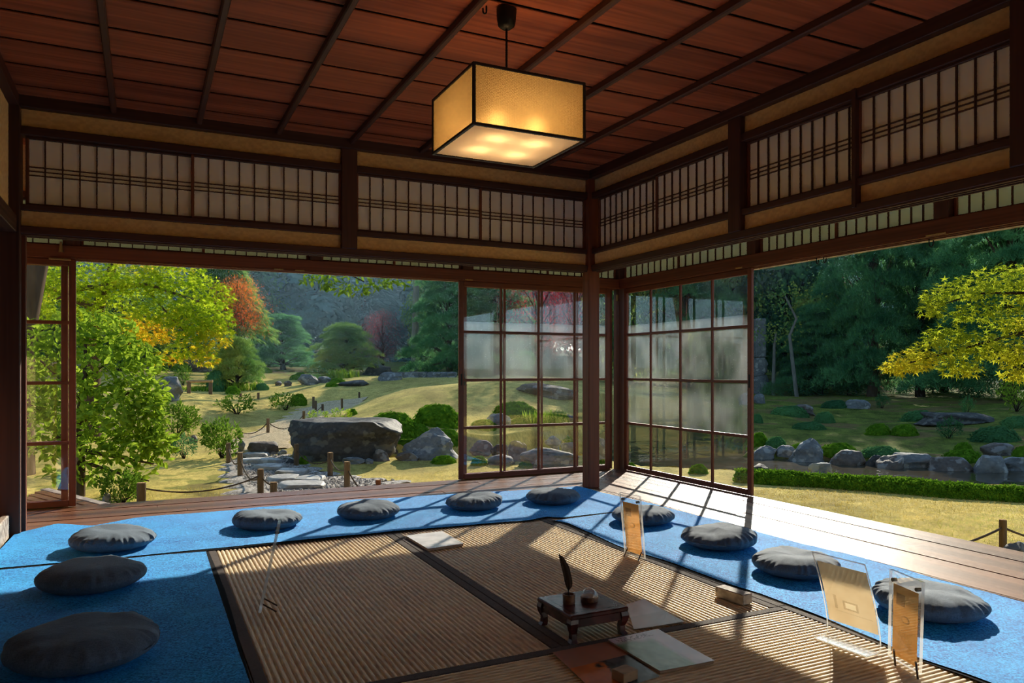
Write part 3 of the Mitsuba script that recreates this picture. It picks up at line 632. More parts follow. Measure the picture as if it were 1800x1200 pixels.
rock(482, 494, 669, 678, 'small tan stone on the far lawn', 'mat_rock_brown', 62, dmin=17)
rock(497, 512, 669, 679, 'small upright tan stone on the far lawn', 'mat_rock_brown', 63, dmin=17)
rock(330, 346, 765, 778, 'stone peeping between the two round green shrubs', 'mat_rock_brown', 64, dmin=9)
rock(175, 192, 866, 884, 'small pointed pale stone under the low shrub', 'mat_rock', 65, d=7.5)
# far pond edge: a low wall of stones
pe_ = thing('pond_edging', 'low dark stone edging of the far pond', 'edging')
for i, px in enumerate(range(704, 804, 13)):
    p, d = G(px, 663, 20); put('edging_stone', placed(rock_mesh(.5 * d / 24 * .62, .3, .24, 300 + i, .5), [p[0], p[1], p[2] - .05], VIEWROT), 'mat_rock', pe_, smooth=35)

# stone pillar
p, d = G(1335, 668, 20); d = 27.; p = atd(1335, 668, d); s = d / F
sp = thing('stone_pillar', 'weathered square stone monument pillar on a rock base in the shade', 'monument')
z0 = zg(p[0], p[1]); zt = atd(1335, 560, d)[2]; zb = atd(1335, 628, d)[2]
put('shaft', placed(box(-9 * s, 9 * s, -9 * s, 9 * s, zb - p[2], zt - p[2], .03), p, VIEWROT), 'mat_rock', sp)
put('base_stone', placed(rock_mesh(34 * s, 30 * s, (zb - z0) * .62, 71, .6), [p[0], p[1], z0 - .1], VIEWROT), 'mat_rock', sp, smooth=35)
put('base_stone', placed(rock_mesh(27 * s, 26 * s, (zb - z0) * .55, 72, .6), [p[0], p[1], z0 + (zb - z0) * .47], VIEWROT), 'mat_rock', sp, smooth=35)

# rope fence
mat('mat_stake', base_color=grain(lin('#4b3b2b'), lin('#8a7257'), 2, 90), roughness=.85, specular=.15)
mat('mat_stake_red', base_color=grain(lin('#6a3a22'), lin('#a4673e'), 2, 90), roughness=.85, specular=.15)
mat('mat_rope', base_color=linen(lin('#3b3128'), lin('#6b5b49')), roughness=.95, specular=.1)
mat('mat_cut_wood', base_color=mottled(lin('#9c7a54'), lin('#c19d70'), 60), roughness=.9, specular=.1)
STK = {}
def stake(k, px, yt, yb, w, label, d=None, m='mat_stake', short=False):
    if d is None: p, d = G(px, yb, 7.2)
    else: p = atd(px, yb, d)
    zt = EYE - (yt - HY) / F * d; r = w * d / F / 2; zb = zg(p[0], p[1]) - .12
    t = thing('rope_post', label, 'post', 'rope fence posts of the garden path')
    pr = [(r * .98, zb - p[2]), (r * 1.02, zt - p[2] - .03), (r, zt - p[2] - .006), (r * .93, zt - p[2])]
    put('shaft', placed(lathe(pr, 14), p), m, t, smooth=40)
    put('top', placed(lathe([(r * .93, zt - p[2] - .0005), (1e-4, zt - p[2] + .001)], 14), p), 'mat_cut_wood', t)
    STK[k] = np.array([p[0], p[1], zt - .16 * (zt - p[2]) * 1.6]), r, d
stake('a', 248.5, 848, 884, 15, 'stout dark rope post under the glossy tree', 7.3)
stake('b', 401.5, 778, 813, 8, 'rope post at the left edge beside the round shrub')
stake('c', 422, 795, 838, 9, 'rope post left of the long stepping slab')
stake('d', 458, 824, 868, 11, 'rope post with knotted rope left of the gravel path', 8.3)
stake('e', 481, 847, 866, 12, 'short log post at the near end of the gravel path', 8.2)
stake('f', 521, 780, 820, 9, 'pale rope post in front of the great boulder')
stake('g', 580.5, 795, 839, 10, 'rope post right of the wide oval stepping stone')
stake('h', 610, 811, 858, 11, 'rope post nearest the veranda right of the path', 8.6)
stake('i', 471, 735, 762, 5.5, 'rope post on the sunny slope casting a shadow')
stake('j', 420.5, 752, 773, 6, 'rope post behind the round shrub at the path turn')
stake('k', 534, 722, 746, 5, 'rope post left above the great boulder')
stake('l', 551, 697, 719, 4, 'leftmost of the three close rope posts by the upper path')
stake('m', 555, 704, 722, 4, 'middle of the three close rope posts by the upper path')
stake('n', 567, 710, 723, 4.5, 'rightmost of the three close rope posts by the upper path')
stake('o', 601, 700, 720, 4, 'rope post where the upper path bends right')
stake('p', 454, 690, 701, 4.5, 'small rope post on the far shaded slope')
stake('q', 423, 691, 697, 4, 'tiny stump post at the lawn dip')
stake('r', 631.5, 689, 700, 3.5, 'rope post at the far end of the upper path')
stake('s', 1763, 913, 966, 12, 'lone rope post in the lawn beyond the right veranda', 5.7)
stake('t', 665, 843, 853, 9, 'short reddish stake at the lawn edge', 8.9, 'mat_stake_red')
def rope(k0, k1, label, sag=.1, end=None):
    a, b = STK[k0][0], (STK[k1][0] if k1 else end); n = 14; s = np.linspace(0, 1, n); P = a + (b - a) * s[:, None]; P[:, 2] -= sag * 4 * s * (1 - s)
    P[:, 2] = np.maximum(P[:, 2], ground_at(P[:, :2]) + .015)
    say(put('rope', tube(P, .0085, 6), 'mat_rope', smooth=True), label, 'rope', 'sagging ropes of the garden path')
rope('a', 'd', 'long dark rope sagging from the stout post along the veranda edge', .10)
rope('d', 'c', 'rope between the knotted post and the post by the long slab', .14)
rope('c', 'b', 'rope running back along the left shrub side', .14)
rope('f', 'g', 'pale rope sagging in front of the great boulder', .12)
rope('g', 'h', 'rope between the two posts on the near right of the path', .08)
rope('h', None, 'rope hanging from the nearest right post down to the lawn', .12, atd(672, 872, 8.1))
rope('j', 'i', 'rope over the sunny slope behind the round shrub', .12)
rope('i', 'k', 'rope on the slope between sunny post and upper post', .2)
rope('k', 'n', 'short light rope up to the three close posts', .05)
rope('s', None, 'rope leaving the lone lawn post to the left', .06, atd(1560, 972, 5.2))
rope('s', None, 'rope leaving the lone lawn post to the right', .05, atd(1900, 950, 6.6))
rope('d', 'e', 'short knotted rope between knotted post and log post', .03)

# wooden barrier frame on the lawn
(pa, d), (pb, _) = G(332, 691, 14), G(370, 693, 14)
bf = thing('wooden_barrier', 'low wooden barrier frame of two posts and a beam by the iris bed', 'barrier')
for q, yt in ((pa, 671), (pb, 669)): put('post', tube([q - [0, 0, .1], [q[0], q[1], EYE - (yt - HY) / F * d]], .05, 10), 'mat_stake', bf, smooth=40)
q0, q1 = atd(328, 670.5, d), atd(374, 669.5, d); put('beam', tube([q0, q1], .035, 10), 'mat_cut_wood', bf, smooth=40)

# ------------------------------------------------------------------ leaves and plants
def leafmat(name, c0, c1, sc, trans=1.0, rough=.5, c2=None, spec=None):
    def fn(p, n, uv):
        a = mikit.noise(p.x * sc, p.y * sc, p.z * sc); c = mikit.mix(c0, c1, a)
        if c2 is not None:
            k = mikit.smoothstep(.46, .64, mikit.fbm(p.x * .9 + 3, p.y * .9, p.z * .9, 3)); c = c * (1 - k) + mikit.mix(c1, c2, mikit.noise(p.x * sc + 9, p.y * sc, p.z * sc)) * k
        return c
    scene[name] = {'type': 'principledthin', 'base_color': mikit.proc(fn), 'roughness': rough, 'diff_trans': trans, 'eta': 1.45}
    return name
leafmat('leaf_maple_green', lin('#6f9a1c'), lin('#c6cf30'), 14, 1.1, .5, lin('#f0962a'))
leafmat('leaf_maple_near', lin('#6a861e'), lin('#bfc234'), 20, 1.0, .5, lin('#c8b432'))
leafmat('leaf_maple_red', lin('#c2381e'), lin('#ee7038'), 9, 1.1, .5, lin('#f0a040'))
leafmat('leaf_maple_crimson', lin('#a81a2c'), lin('#e23a4c'), 9, 1.1)
leafmat('leaf_maple_wine', lin('#8f4048'), lin('#bc6a6c'), 6, 1.0)
leafmat('leaf_camellia', lin('#46701a'), lin('#bdd444'), 26, .85, .2)
leafmat('leaf_shrub', lin('#3c641c'), lin('#8aa838'), 20, .8, .35)
leafmat('leaf_azalea', lin('#3f6a18'), lin('#7ea42c'), 22, .7, .6)
leafmat('leaf_dark', lin('#2f5a3e'), lin('#6a9a58'), 1.5, .8, .5)
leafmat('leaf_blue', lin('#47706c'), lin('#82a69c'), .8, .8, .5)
leafmat('leaf_mid', lin('#4a7a38'), lin('#93b45c'), 2.0, 1.0, .5, lin('#b0a848'))
leafmat('leaf_pine', lin('#3c7249'), lin('#80b674'), 2.0, 1.1, .55)
leafmat('leaf_fir', lin('#4f7a34'), lin('#92b060'), 5, .8, .5)
leafmat('leaf_grass', lin('#5f8a24'), lin('#a4b83c'), 9, 1.0, .6)
leafmat('leaf_lawn', lin('#9a8a3c'), lin('#d8c070'), 9, .8, .7, lin('#8fa040'))
mat('mat_bark', base_color=grain(lin('#2f241c'), lin('#6d5a48'), 2, 14, 5), roughness=.95, specular=.1)
mat('mat_bark_dark', base_color=grain(lin('#1d1714'), lin('#43362c'), 2, 30, 5), roughness=.95, specular=.1)
mat('mat_bark_grey', base_color=grain(lin('#5a564e'), lin('#8f897c'), 2, 20, 4), roughness=.95, specular=.1)

# leaf outlines: (vertices, triangles); the stem end at the origin, the tip towards +x, the face up
LEAF2 = (np.array([[0, 0, 0], [.5, .28, .05], [1, 0, 0], [.5, -.28, .05]]), np.array([[0, 2, 1], [0, 3, 2]]))
LEAF6 = (np.array([[0, 0, 0], [.28, .22, .05], [.65, .20, .04], [1, 0, -.06], [.65, -.20, .04], [.28, -.22, .05], [.45, 0, 0]]), np.array([[6, 1, 0], [6, 2, 1], [6, 3, 2], [6, 4, 3], [6, 5, 4], [6, 0, 5]]))
def star(lobes, inner, droop):
    v, f = [[.42, 0, .03]], []
    ang = np.linspace(-125, 125, lobes); ln = .34 + .28 * np.cos(np.radians(ang * .62)) ** 1.2
    for i, (a, l) in enumerate(zip(ang, ln)):
        v.append([.42 + l * math.cos(math.radians(a)), l * math.sin(math.radians(a)), -droop * l])
        if i < lobes - 1: b = (a + ang[i + 1]) / 2; v.append([.42 + inner * math.cos(math.radians(b)), inner * math.sin(math.radians(b)), 0])
    v.append([.30, 0, 0]); n = len(v); f = [[0, i, i + 1] for i in range(1, n - 1)] + [[0, n - 1, 1]]
    return np.array(v), np.array(f)
MAPLE = star(5, .17, .18)
MAPLE3 = (np.array([[0, -.06, 0], [0, .06, 0], [1, 0, -.1], [.25, .62, -.05], [.25, -.62, -.05], [.34, .12, .02], [.34, -.12, .02]]), np.array([[6, 2, 5], [1, 5, 3], [0, 4, 6]]))
NEEDLE = None
def burst(n, spread, wd, seed):
    r = np.random.default_rng(seed); v, f = [], []
    for i in range(n):
        a = 2 * math.pi * i / n + r.uniform(-.3, .3); e = r.uniform(.25, 1.0) * spread
        d = np.array([math.cos(a) * math.sin(e), math.sin(a) * math.sin(e), math.cos(e)]); s = np.cross(d, r.normal(size=3)); s /= np.linalg.norm(s)
        k = len(v); v += [s * wd, -s * wd, d * r.uniform(.75, 1)]; f.append([k, k + 1, k + 2])
    return np.array(v), np.array(f)
BURST = burst(9, 1.25, .045, 3)
SPRAY = (np.array([[0, 0, 0], [.35, .2, .02], [1, .05, -.18], [.4, -.02, .05], [.35, -.22, .02], [.9, -.3, -.2], [.9, .32, -.2]]), np.array([[0, 2, 3], [0, 6, 1], [0, 4, 5]]))

def scatter(leaf, pos, fwd, up, size):
    """Copies of a leaf outline at POS, tip along FWD, face towards UP, as one mesh."""
    x = fwd / (np.linalg.norm(fwd, axis=1, keepdims=True) + 1e-9); y_ = np.cross(up, x); y_ /= np.linalg.norm(y_, axis=1, keepdims=True) + 1e-9; z = np.cross(x, y_)
    M = np.stack([x, y_, z], 2) * np.asarray(size).reshape(-1, 1, 1); v, f = leaf
    V = np.einsum('nij,kj->nki', M, v) + pos[:, None]
    return tm(V.reshape(-1, 3), (f[None] + (np.arange(len(pos)) * len(v))[:, None, None]).reshape(-1, 3)), M
def ball(r, n):
    v = r.normal(size=(n, 3)); return v / np.linalg.norm(v, axis=1, keepdims=True)

def branches(r, base, top, tips, r0):
    """A trunk from base to top with a limb to each tip."""
    out = []; n = 9; s = np.linspace(0, 1, n)[:, None]; wob = np.cumsum(r.normal(size=(n, 3)) * [.06, .06, 0], 0) * np.linalg.norm(top - base) * .12; wob -= s * wob[-1]; wob[0] = 0
    ax = base + (top - base) * s + wob; out.append(tube(ax, r0 * (1 - .72 * s[:, 0]) * (1 + .35 * np.exp(-s[:, 0] * 14)), 9))
    for t in tips:
        u = np.clip((t[2] - base[2]) / max(top[2] - base[2], .1) * .72 + r.uniform(-.05, .05), .18, .97); i = int(u * (n - 1)); p = ax[i]
        m = p + (t - p) * .5 + np.array([0, 0, .12 * np.linalg.norm(t - p)]) + r.normal(size=3) * .05 * np.linalg.norm(t - p)
        q = np.linspace(0, 1, 7)[:, None]; c = p * (1 - q) ** 2 + 2 * m * q * (1 - q) + t * q ** 2
        out.append(tube(c, np.linspace(r0 * (.42 - .25 * u), r0 * .06, 7), 6, False))
    return join(*out)

def maple_proto(seed, R, Ht, n_lay, per, size, leaf, trunk=.14, low=.25, flat=.12):
    r = np.random.default_rng(seed); c, tips = [], []
    for i in range(n_lay):
        u = (i + .5) / n_lay; z = Ht * (low + (1 - low) * u); rad = R * math.sqrt(max(.08, 1 - (max(u - .25, 0) / .8) ** 2)) * r.uniform(.55, 1.0); a = r.uniform(0, 6.28) if i else 0
        a = i * 2.399 + r.uniform(-.4, .4); tips.append([rad * .7 * math.cos(a), rad * .7 * math.sin(a), z])
    tips = np.array(tips); P, Fw, Up = [], [], []
    for t in tips:
        n = per; g = r.normal(size=(n, 3)) * [R * .30, R * .30, Ht * flat * .32]; rr = np.hypot(g[:, 0], g[:, 1]); g[:, 2] -= .22 * rr ** 2 / R
        o = t * [1, 1, 0]; P.append(t + g); Fw.append(g * [1, 1, 0] + o * .6 + r.normal(size=(n, 3)) * .3 * R + [0, 0, -.12 * R]); Up.append(np.array([0, 0, 1]) + r.normal(size=(n, 3)) * .42)
    P, Fw, Up = map(np.vstack, (P, Fw, Up))
    fo, _ = scatter(leaf, P, Fw, Up, size * r.uniform(.7, 1.25, len(P)))
    return branches(r, np.zeros(3), np.array([0, 0, Ht * .93]), tips, trunk), fo
def pine_proto(seed, R, Ht, pads, per, size, trunk=.2, low=.3, leaf=None, lean=.5):
    r = np.random.default_rng(seed); tips, P, Up = [], [], []
    for i in range(pads):
        u = i / (pads - 1); z = Ht * (low + (1 - low) * u); rad = R * (1 - .78 * u) * r.uniform(.55, .95); a = i * 2.399 + r.uniform(-.5, .5)
        t = np.array([rad * math.cos(a), rad * math.sin(a), z]); tips.append(t - [0, 0, .12])
        w = R * (.48 - .14 * u) * r.uniform(.8, 1.2); n = per; g = ball(r, n) * (r.uniform(.2, 1, (n, 1)) ** .45) * [w, w, w * .30]; g[:, 2] = np.abs(g[:, 2]) - .05 * w - .15 * np.hypot(g[:, 0], g[:, 1]) ** 2 / w
        P.append(t + g); Up.append(np.array([0, 0, .9]) + g / w * [1.1, 1.1, .5] + r.normal(size=(n, 3)) * .25)
    P, Up = np.vstack(P), np.vstack(Up); side = np.cross(Up, r.normal(size=Up.shape))
    fo, _ = scatter(leaf or BURST, P, side, Up, size * r.uniform(.75, 1.25, len(P)))
    return branches(r, np.zeros(3), np.array([r.uniform(-.3, .3), 0, Ht * .96]), np.array(tips), trunk), fo
def round_proto(seed, R, Ht, clumps, per, size, leaf, trunk=.18, low=.1, jit=.4):
    r = np.random.default_rng(seed); c = ball(r, clumps) * (r.uniform(.25, 1, (clumps, 1)) ** .5) * [R * .78, R * .78, Ht * (1 - low) * .46] + [0, 0, Ht * (low + (1 - low) * .5)]
    P, Up, Nn = [], [], []
    for t in c:
        w = R * r.uniform(.24, .42); n = per; g = ball(r, n) * (r.uniform(.35, 1, (n, 1)) ** .4) * [w, w, w * .62]; P.append(t + g); Up.append(g / w + [0, 0, .55] + r.normal(size=(n, 3)) * jit); Nn.append(g / w + [0, 0, .35])
    P, Up = np.vstack(P), np.vstack(Up); fw = np.cross(Up, r.normal(size=Up.shape)) + [0, 0, -.25]
    fo, _ = scatter(leaf, P, fw, Up, size * r.uniform(.7, 1.3, len(P)))
    Nn = np.vstack(Nn); CROWN_NORMALS[id(fo)] = np.repeat(Nn / (np.linalg.norm(Nn, axis=1, keepdims=True) + 1e-9), len(leaf[0]), 0)
    return branches(r, np.zeros(3), np.array([0, 0, Ht * .85]), c[::2], trunk), fo
def fir_proto(seed, R, Ht, tiers, per, size, trunk=.2, low=.06):
    r = np.random.default_rng(seed); P, Fw, tips = [], [], []
    for i in range(tiers):
        u = i / tiers; z = Ht * (low + (1 - low) * u); rad = R * (1 - u) ** .8 + .15
        for a in np.arange(5) * 1.257 + r.uniform(0, 6):
            s = r.uniform(.15, 1, per) ** .7; dirn = np.array([math.cos(a), math.sin(a), 0]); sd = np.array([-math.sin(a), math.cos(a), 0]); w = r.uniform(-1, 1, per) * .38 * (1 - .4 * s)
            P.append(dirn * (rad * s)[:, None] + sd * (rad * w)[:, None] + np.c_[np.zeros((per, 2)), z - .32 * rad * s ** 1.6 + r.normal(size=per) * .05 * R]); Fw.append(dirn + sd * (w * 1.6)[:, None] + [0, 0, -.35] + r.normal(size=(per, 3)) * .25)
    P, Fw = np.vstack(P), np.vstack(Fw); fo, _ = scatter(SPRAY, P, Fw, np.array([0, 0, 1.]) + r.normal(size=P.shape) * .35, size * r.uniform(.7, 1.3, len(P)))
    return tube([[0, 0, -.1], [0, 0, Ht * .5], [0, 0, Ht]], [trunk, trunk * .6, .03], 8), fo

PROTO, CROWN_NORMALS = {}, {}
def proto(name, made, leaf_m, bark='mat_bark_dark'):
    tr, fo = made; PROTO[name] = (np.ptp(fo.vertices[:, :2], axis=0).mean() * .92, fo.vertices[:, 2].max())
    leaves = mikit.ply(fo, leaf_m)
    if id(fo) in CROWN_NORMALS and name.startswith('oak'):   # leaves of far crowns shade like the clump they sit on
        leaves = {**leaves, 'filename': meshkit.write_ply(fo, normals=CROWN_NORMALS[id(fo)]), 'face_normals': False}
    scene['group_' + name] = {'type': 'shapegroup', 'trunk': mikit.ply(tr, bark, True), 'foliage': leaves}
mp, mp2 = maple_proto(1, 2.6, 4.2, 26, 260, .10, MAPLE3), maple_proto(2, 2.4, 4.6, 24, 260, .11, MAPLE3)
mp3 = maple_proto(3, 2.6, 5.0, 26, 300, .10, MAPLE3, low=.52)
proto('maple_red', mp3, 'leaf_maple_red'); proto('maple_wine', mp2, 'leaf_maple_wine'); proto('maple_crimson', mp, 'leaf_maple_crimson')
proto('pine_a', pine_proto(5, 2.5, 5.5, 34, 230, .26, low=.12), 'leaf_pine'); proto('pine_b', pine_proto(6, 2.9, 7.0, 48, 250, .27, low=.07), 'leaf_pine', 'mat_bark')
proto('pine_round', pine_proto(7, 2.6, 3.6, 30, 200, .24, low=.2), 'leaf_mid')
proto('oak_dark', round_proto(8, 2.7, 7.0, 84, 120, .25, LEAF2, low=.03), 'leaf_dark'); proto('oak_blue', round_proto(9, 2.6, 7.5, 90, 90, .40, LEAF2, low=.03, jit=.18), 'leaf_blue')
proto('oak_mid', round_proto(10, 2.6, 6.0, 84, 150, .19, LEAF2, low=.03), 'leaf_mid'); proto('fir', fir_proto(11, 2.2, 8.0, 26, 46, .42), 'leaf_blue'); proto('fir_green', fir_proto(12, 2.4, 6.0, 22, 60, .40, low=.42), 'leaf_fir')
proto('low_bush', round_proto(13, 1.0, 1.1, 36, 60, .075, LEAF2, .03, .0), 'leaf_dark')

def tree(name, pr, cx, yt, yb, w, d, label, cat='tree', group='trees around the garden', yaw=None, dark=None):
    p = atd(cx, yb, d); z0 = zg(p[0], p[1]) - .08; zt = EYE - (yt - HY) / F * d; W, Hh = PROTO[pr]; sw = w * d / F / W; sh = (zt - z0) / Hh
    k = thing(name, label, cat, group); yaw = (cx * 7.3 + yt * 3.1) % 360 if yaw is None else yaw
    inst(k, 'group_' + pr, T().translate([float(p[0]), float(p[1]), float(z0)]).rotate([0, 0, 1], yaw).scale([float(sw), float(sw), float(sh)]))

# trees: (name, kind, picture column, top, foot, width, distance, label)
for a in (
    ('maple_tree', 'maple_red', 416, 478, 655, 140, 25, 'bright orange red maple right of the yellow-green maple'),
    ('fir_tree', 'fir_green', 388, 420, 652, 190, 26, 'feathery light green conifer behind the yellow-green maple'),
    ('round_tree', 'pine_round', 416, 586, 656, 112, 22, 'low sunlit green tree beneath the orange red maple'),
    ('pine_tree', 'pine_a', 498, 548, 655, 140, 31, 'dark layered pine right of the orange red maple'),
    ('pine_tree', 'pine_round', 607, 562, 662, 132, 28, 'dome shaped green pine by the far pond'),
    ('maple_tree', 'maple_wine', 672, 540, 655, 120, 33, 'dusky red maple right of the dome shaped pine'),
    ('maple_tree', 'maple_wine', 770, 500, 650, 110, 38, 'faint dusky red maple behind the tall bare trunk'),
    ('pine_tree', 'pine_b', 792, 400, 658, 170, 27, 'tall green pine next to the back glass doors'),
    ('oak_tree', 'oak_mid', 752, 452, 655, 110, 34, 'sunlit green tree behind the tall bare trunk'),
    ('pine_tree', 'pine_b', 872, 400, 655, 190, 28, 'pine with spreading limbs seen through the back glass doors'),
    ('maple_tree', 'maple_crimson', 945, 420, 650, 190, 27, 'crimson maple glowing behind the back glass doors'),
    ('maple_tree', 'maple_wine', 1010, 420, 650, 150, 30, 'wine red maple just left of the corner post'),
    ('oak_tree', 'oak_mid', 1105, 300, 662, 190, 31, 'green tree behind the outer corner post'),
    ('pine_tree', 'pine_b', 1205, 270, 664, 220, 29, 'dark green pine seen through the right glass door'),
    ('oak_tree', 'oak_mid', 1285, 300, 664, 190, 33, 'sunflecked tree beside the right door stile'),
    ('oak_tree', 'oak_dark', 1385, 290, 668, 230, 32, 'dark hazy tree above the stone pillar'),
    ('maple_tree', 'maple_crimson', 1470, 430, 620, 60, 36, 'small crimson maple glimpsed below the first hook'),
    ('pine_tree', 'pine_a', 1440, 528, 672, 180, 27, 'layered green pine right of the stone pillar'),
    ('pine_tree', 'pine_b', 1532, 240, 676, 230, 25, 'tall bushy green pine in the middle of the right opening'),
    ('pine_tree', 'pine_a', 1618, 330, 678, 200, 25, 'green pine behind the yellow maple branch'),
    ('maple_tree', 'maple_wine', 1545, 596, 676, 64, 26, 'small wine red tree at the tip of the yellow maple branch'),
    ('pine_tree', 'pine_b', 1770, 250, 690, 320, 21, 'big pine with brown limbs above the yellow maple branch'),
    ('oak_tree', 'oak_mid', 1448, 470, 674, 120, 29, 'glinting green tree between the stone pillar pine and the bushy pine'),
    ('oak_tree', 'oak_dark', 1660, 400, 680, 160, 27, 'dense dark green tree behind the yellow maple branch'),
    ('oak_tree', 'oak_dark', 1340, 380, 668, 120, 35, 'dark tree directly behind the stone pillar'),
    ('oak_tree', 'oak_dark', 1900, 260, 690, 300, 24, 'dark tree beyond the right picture edge'),
    ('oak_tree', 'oak_mid', 40, 420, 660, 220, 24, 'green tree behind the left glass door'),
    ('oak_tree', 'oak_mid', 215, 470, 655, 190, 26, 'green tree behind the crown of the yellow-green maple'),
    ('oak_tree', 'oak_dark', 320, 560, 655, 120, 29, 'dark round tree under the maple crown at the far lawn')):
    tree(*a)
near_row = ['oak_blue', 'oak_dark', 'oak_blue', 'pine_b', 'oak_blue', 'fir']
SPOT = ['beyond the left wall', 'behind the left glass door', 'behind the glossy tree', 'behind the middle of the spreading maple', 'behind the feathery conifer', 'behind the orange red maple', 'behind the layered pine', 'between the dome shaped pine and the dusky red maple',
        'behind the tall bare trunk', 'behind the left panes of the back glass doors', 'behind the crimson maple', 'behind the corner post', 'behind the left panes of the right glass door', 'behind the middle panes of the right glass door', 'behind the stone pillar', 'behind the first hanging hook', 'behind the bushy pine',
        'behind the large hanging hook', 'behind the yellow maple branch', 'behind the thick base of the maple branch', 'beyond the right picture edge']
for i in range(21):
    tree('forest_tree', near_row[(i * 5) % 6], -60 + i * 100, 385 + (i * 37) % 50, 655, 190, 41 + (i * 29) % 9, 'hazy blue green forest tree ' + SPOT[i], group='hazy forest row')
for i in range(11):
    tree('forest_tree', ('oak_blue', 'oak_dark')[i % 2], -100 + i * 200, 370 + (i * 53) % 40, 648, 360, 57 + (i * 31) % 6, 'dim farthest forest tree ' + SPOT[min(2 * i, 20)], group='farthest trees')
for i, (cx, yt, yb, w, d, lab) in enumerate(((1362, 668, 704, 50, 26, 'dark low bush below the stone pillar'), (1420, 662, 700, 80, 26, 'dark low bush right of the stone pillar'), (1490, 655, 698, 70, 26, 'dark low bush below the bushy pine'),
        (1580, 655, 690, 70, 27, 'dark low bush below the maple branch tip'), (1640, 650, 692, 80, 27, 'dark low bush under the yellow maple branch'), (1720, 650, 700, 80, 24, 'dark low bush left of the pale leaved shrub'),
        (470, 625, 650, 60, 33, 'dark low bush under the layered pine'), (560, 640, 660, 60, 30, 'dark low bush left below the dome pine'), (740, 630, 660, 60, 30, 'dark low bush at the foot of the tall trunk'), (810, 640, 662, 60, 27, 'dark low bush beside the back glass doors'),
        (850, 655, 672, 50, 25, 'low bush behind the nearer back glass pane'), (1150, 690, 730, 90, 24, 'low bush behind the dusty right panes'), (1250, 700, 745, 110, 22, 'wide low bush behind the dusty right panes'), (330, 610, 640, 70, 29, 'low bush left of the mossy dark boulder'),
        (545, 655, 672, 40, 24, 'dark bush behind the rounded far boulder'))):
    tree('low_bush', 'low_bush', cx, yt, yb, w, d, lab, 'bush', 'low bushes under the trees')
# the garden goes on beyond both edges of the picture
for i, (cx, d, pr, lab) in enumerate(((2080, 30, 'oak_dark', 'dark tree standing well beyond the right picture edge'), (2230, 33, 'oak_mid', 'green tree second beyond the right picture edge'), (2400, 30, 'oak_dark', 'dark tree third beyond the right picture edge'), (2600, 31, 'pine_b', 'pine fourth beyond the right picture edge'),
        (2850, 30, 'oak_dark', 'dark tree fifth beyond the right picture edge'), (3150, 30, 'oak_mid', 'green tree sixth beyond the right picture edge'), (3500, 29, 'oak_dark', 'dark tree seventh beyond the right picture edge'), (-190, 26, 'oak_dark', 'dark tree first beyond the left picture edge'), (-380, 24, 'oak_mid', 'green tree second beyond the left picture edge'))):
    tree('oak_tree' if pr != 'pine_b' else 'pine_tree', pr, cx, 300, 668, 250, d, lab)
# tall bare trunk
p, d = atd(728, 640, 29), 29
tt = thing('bare_trunk', 'tall straight bare grey trunk in front of the dark forest', 'tree')
zt = atd(735, 380, 29)[2]; q = atd(735, 380, 29)
put('trunk', tube([[p[0], p[1], zg(p[0], p[1]) - .1], (p + q) / 2, q], [.15, .12, .09], 9), 'mat_bark_grey', tt, smooth=True)
fo, _ = scatter(LEAF2, q + rng.normal(size=(1500, 3)) * [1.3, 1.3, .8] + [0, 0, .3], ball(rng, 1500), ball(rng, 1500) + [0, 0, 1], .16); put('foliage', fo, 'leaf_dark', tt, kind='stuff')
for i, (pts, d, lab) in enumerate((([(1401, 668), (1392, 625), (1388, 590), (1400, 560), (1380, 520)], 25, 'thin pale crooked sapling right of the stone pillar'), ([(1359, 655), (1361, 610), (1364, 585)], 26, 'thin straight sapling close beside the stone pillar'))):
    q = np.array([atd(x, y_, d) for x, y_ in pts]); q[0, 2] = zg(q[0, 0], q[0, 1]) - .1
    t = thing('sapling', lab, 'tree'); put('stem', tube(q, np.linspace(.07, .03, len(q)), 7), 'mat_bark_grey', t, smooth=True)
    fo, _ = scatter(LEAF2, q[-1] + rng.normal(size=(260, 3)) * [.5, .5, .25], ball(rng, 260), ball(rng, 260) + [0, 0, 1], .11); put('foliage', fo, 'leaf_mid', t, kind='stuff')

# clipped mounds
def mound_mesh(seed, n, size):
    r = np.random.default_rng(seed); v = ball(r, n); v[:, 2] = np.abs(v[:, 2]); nz = meshkit.fbm(v * 2.3 + seed, 3, seed)
    P = v * (.93 + (nz[:, None] - .5) * .42); Up = v + r.normal(size=v.shape) * .35 + [0, 0, .2]
    fo, _ = scatter(LEAF2, P, np.cross(Up, r.normal(size=v.shape)), Up, size * r.uniform(.6, 1.3, n))
    b = _ico.vertices.copy(); keepz = b[:, 2] > -.25; bn = meshkit.fbm(b * 2.3 + seed, 3, seed); b = b * (.9 + (bn[:, None] - .5) * .42)
    m = tm(b, _ico.faces); m.update_faces(keepz[m.faces].all(1)); m.remove_unreferenced_vertices(); return m, fo
for nm, seed, n, sz in (('mound_small', 21, 900, .15), ('mound_large', 22, 3200, .075)):
    b, f = mound_mesh(seed, n, sz); scene['group_' + nm] = {'type': 'shapegroup', 'foliage': mikit.ply(join(b, f), 'leaf_azalea')}
    scene['group_dark_' + nm] = {'type': 'shapegroup', 'foliage': mikit.ply(join(b, f), 'leaf_dark')}
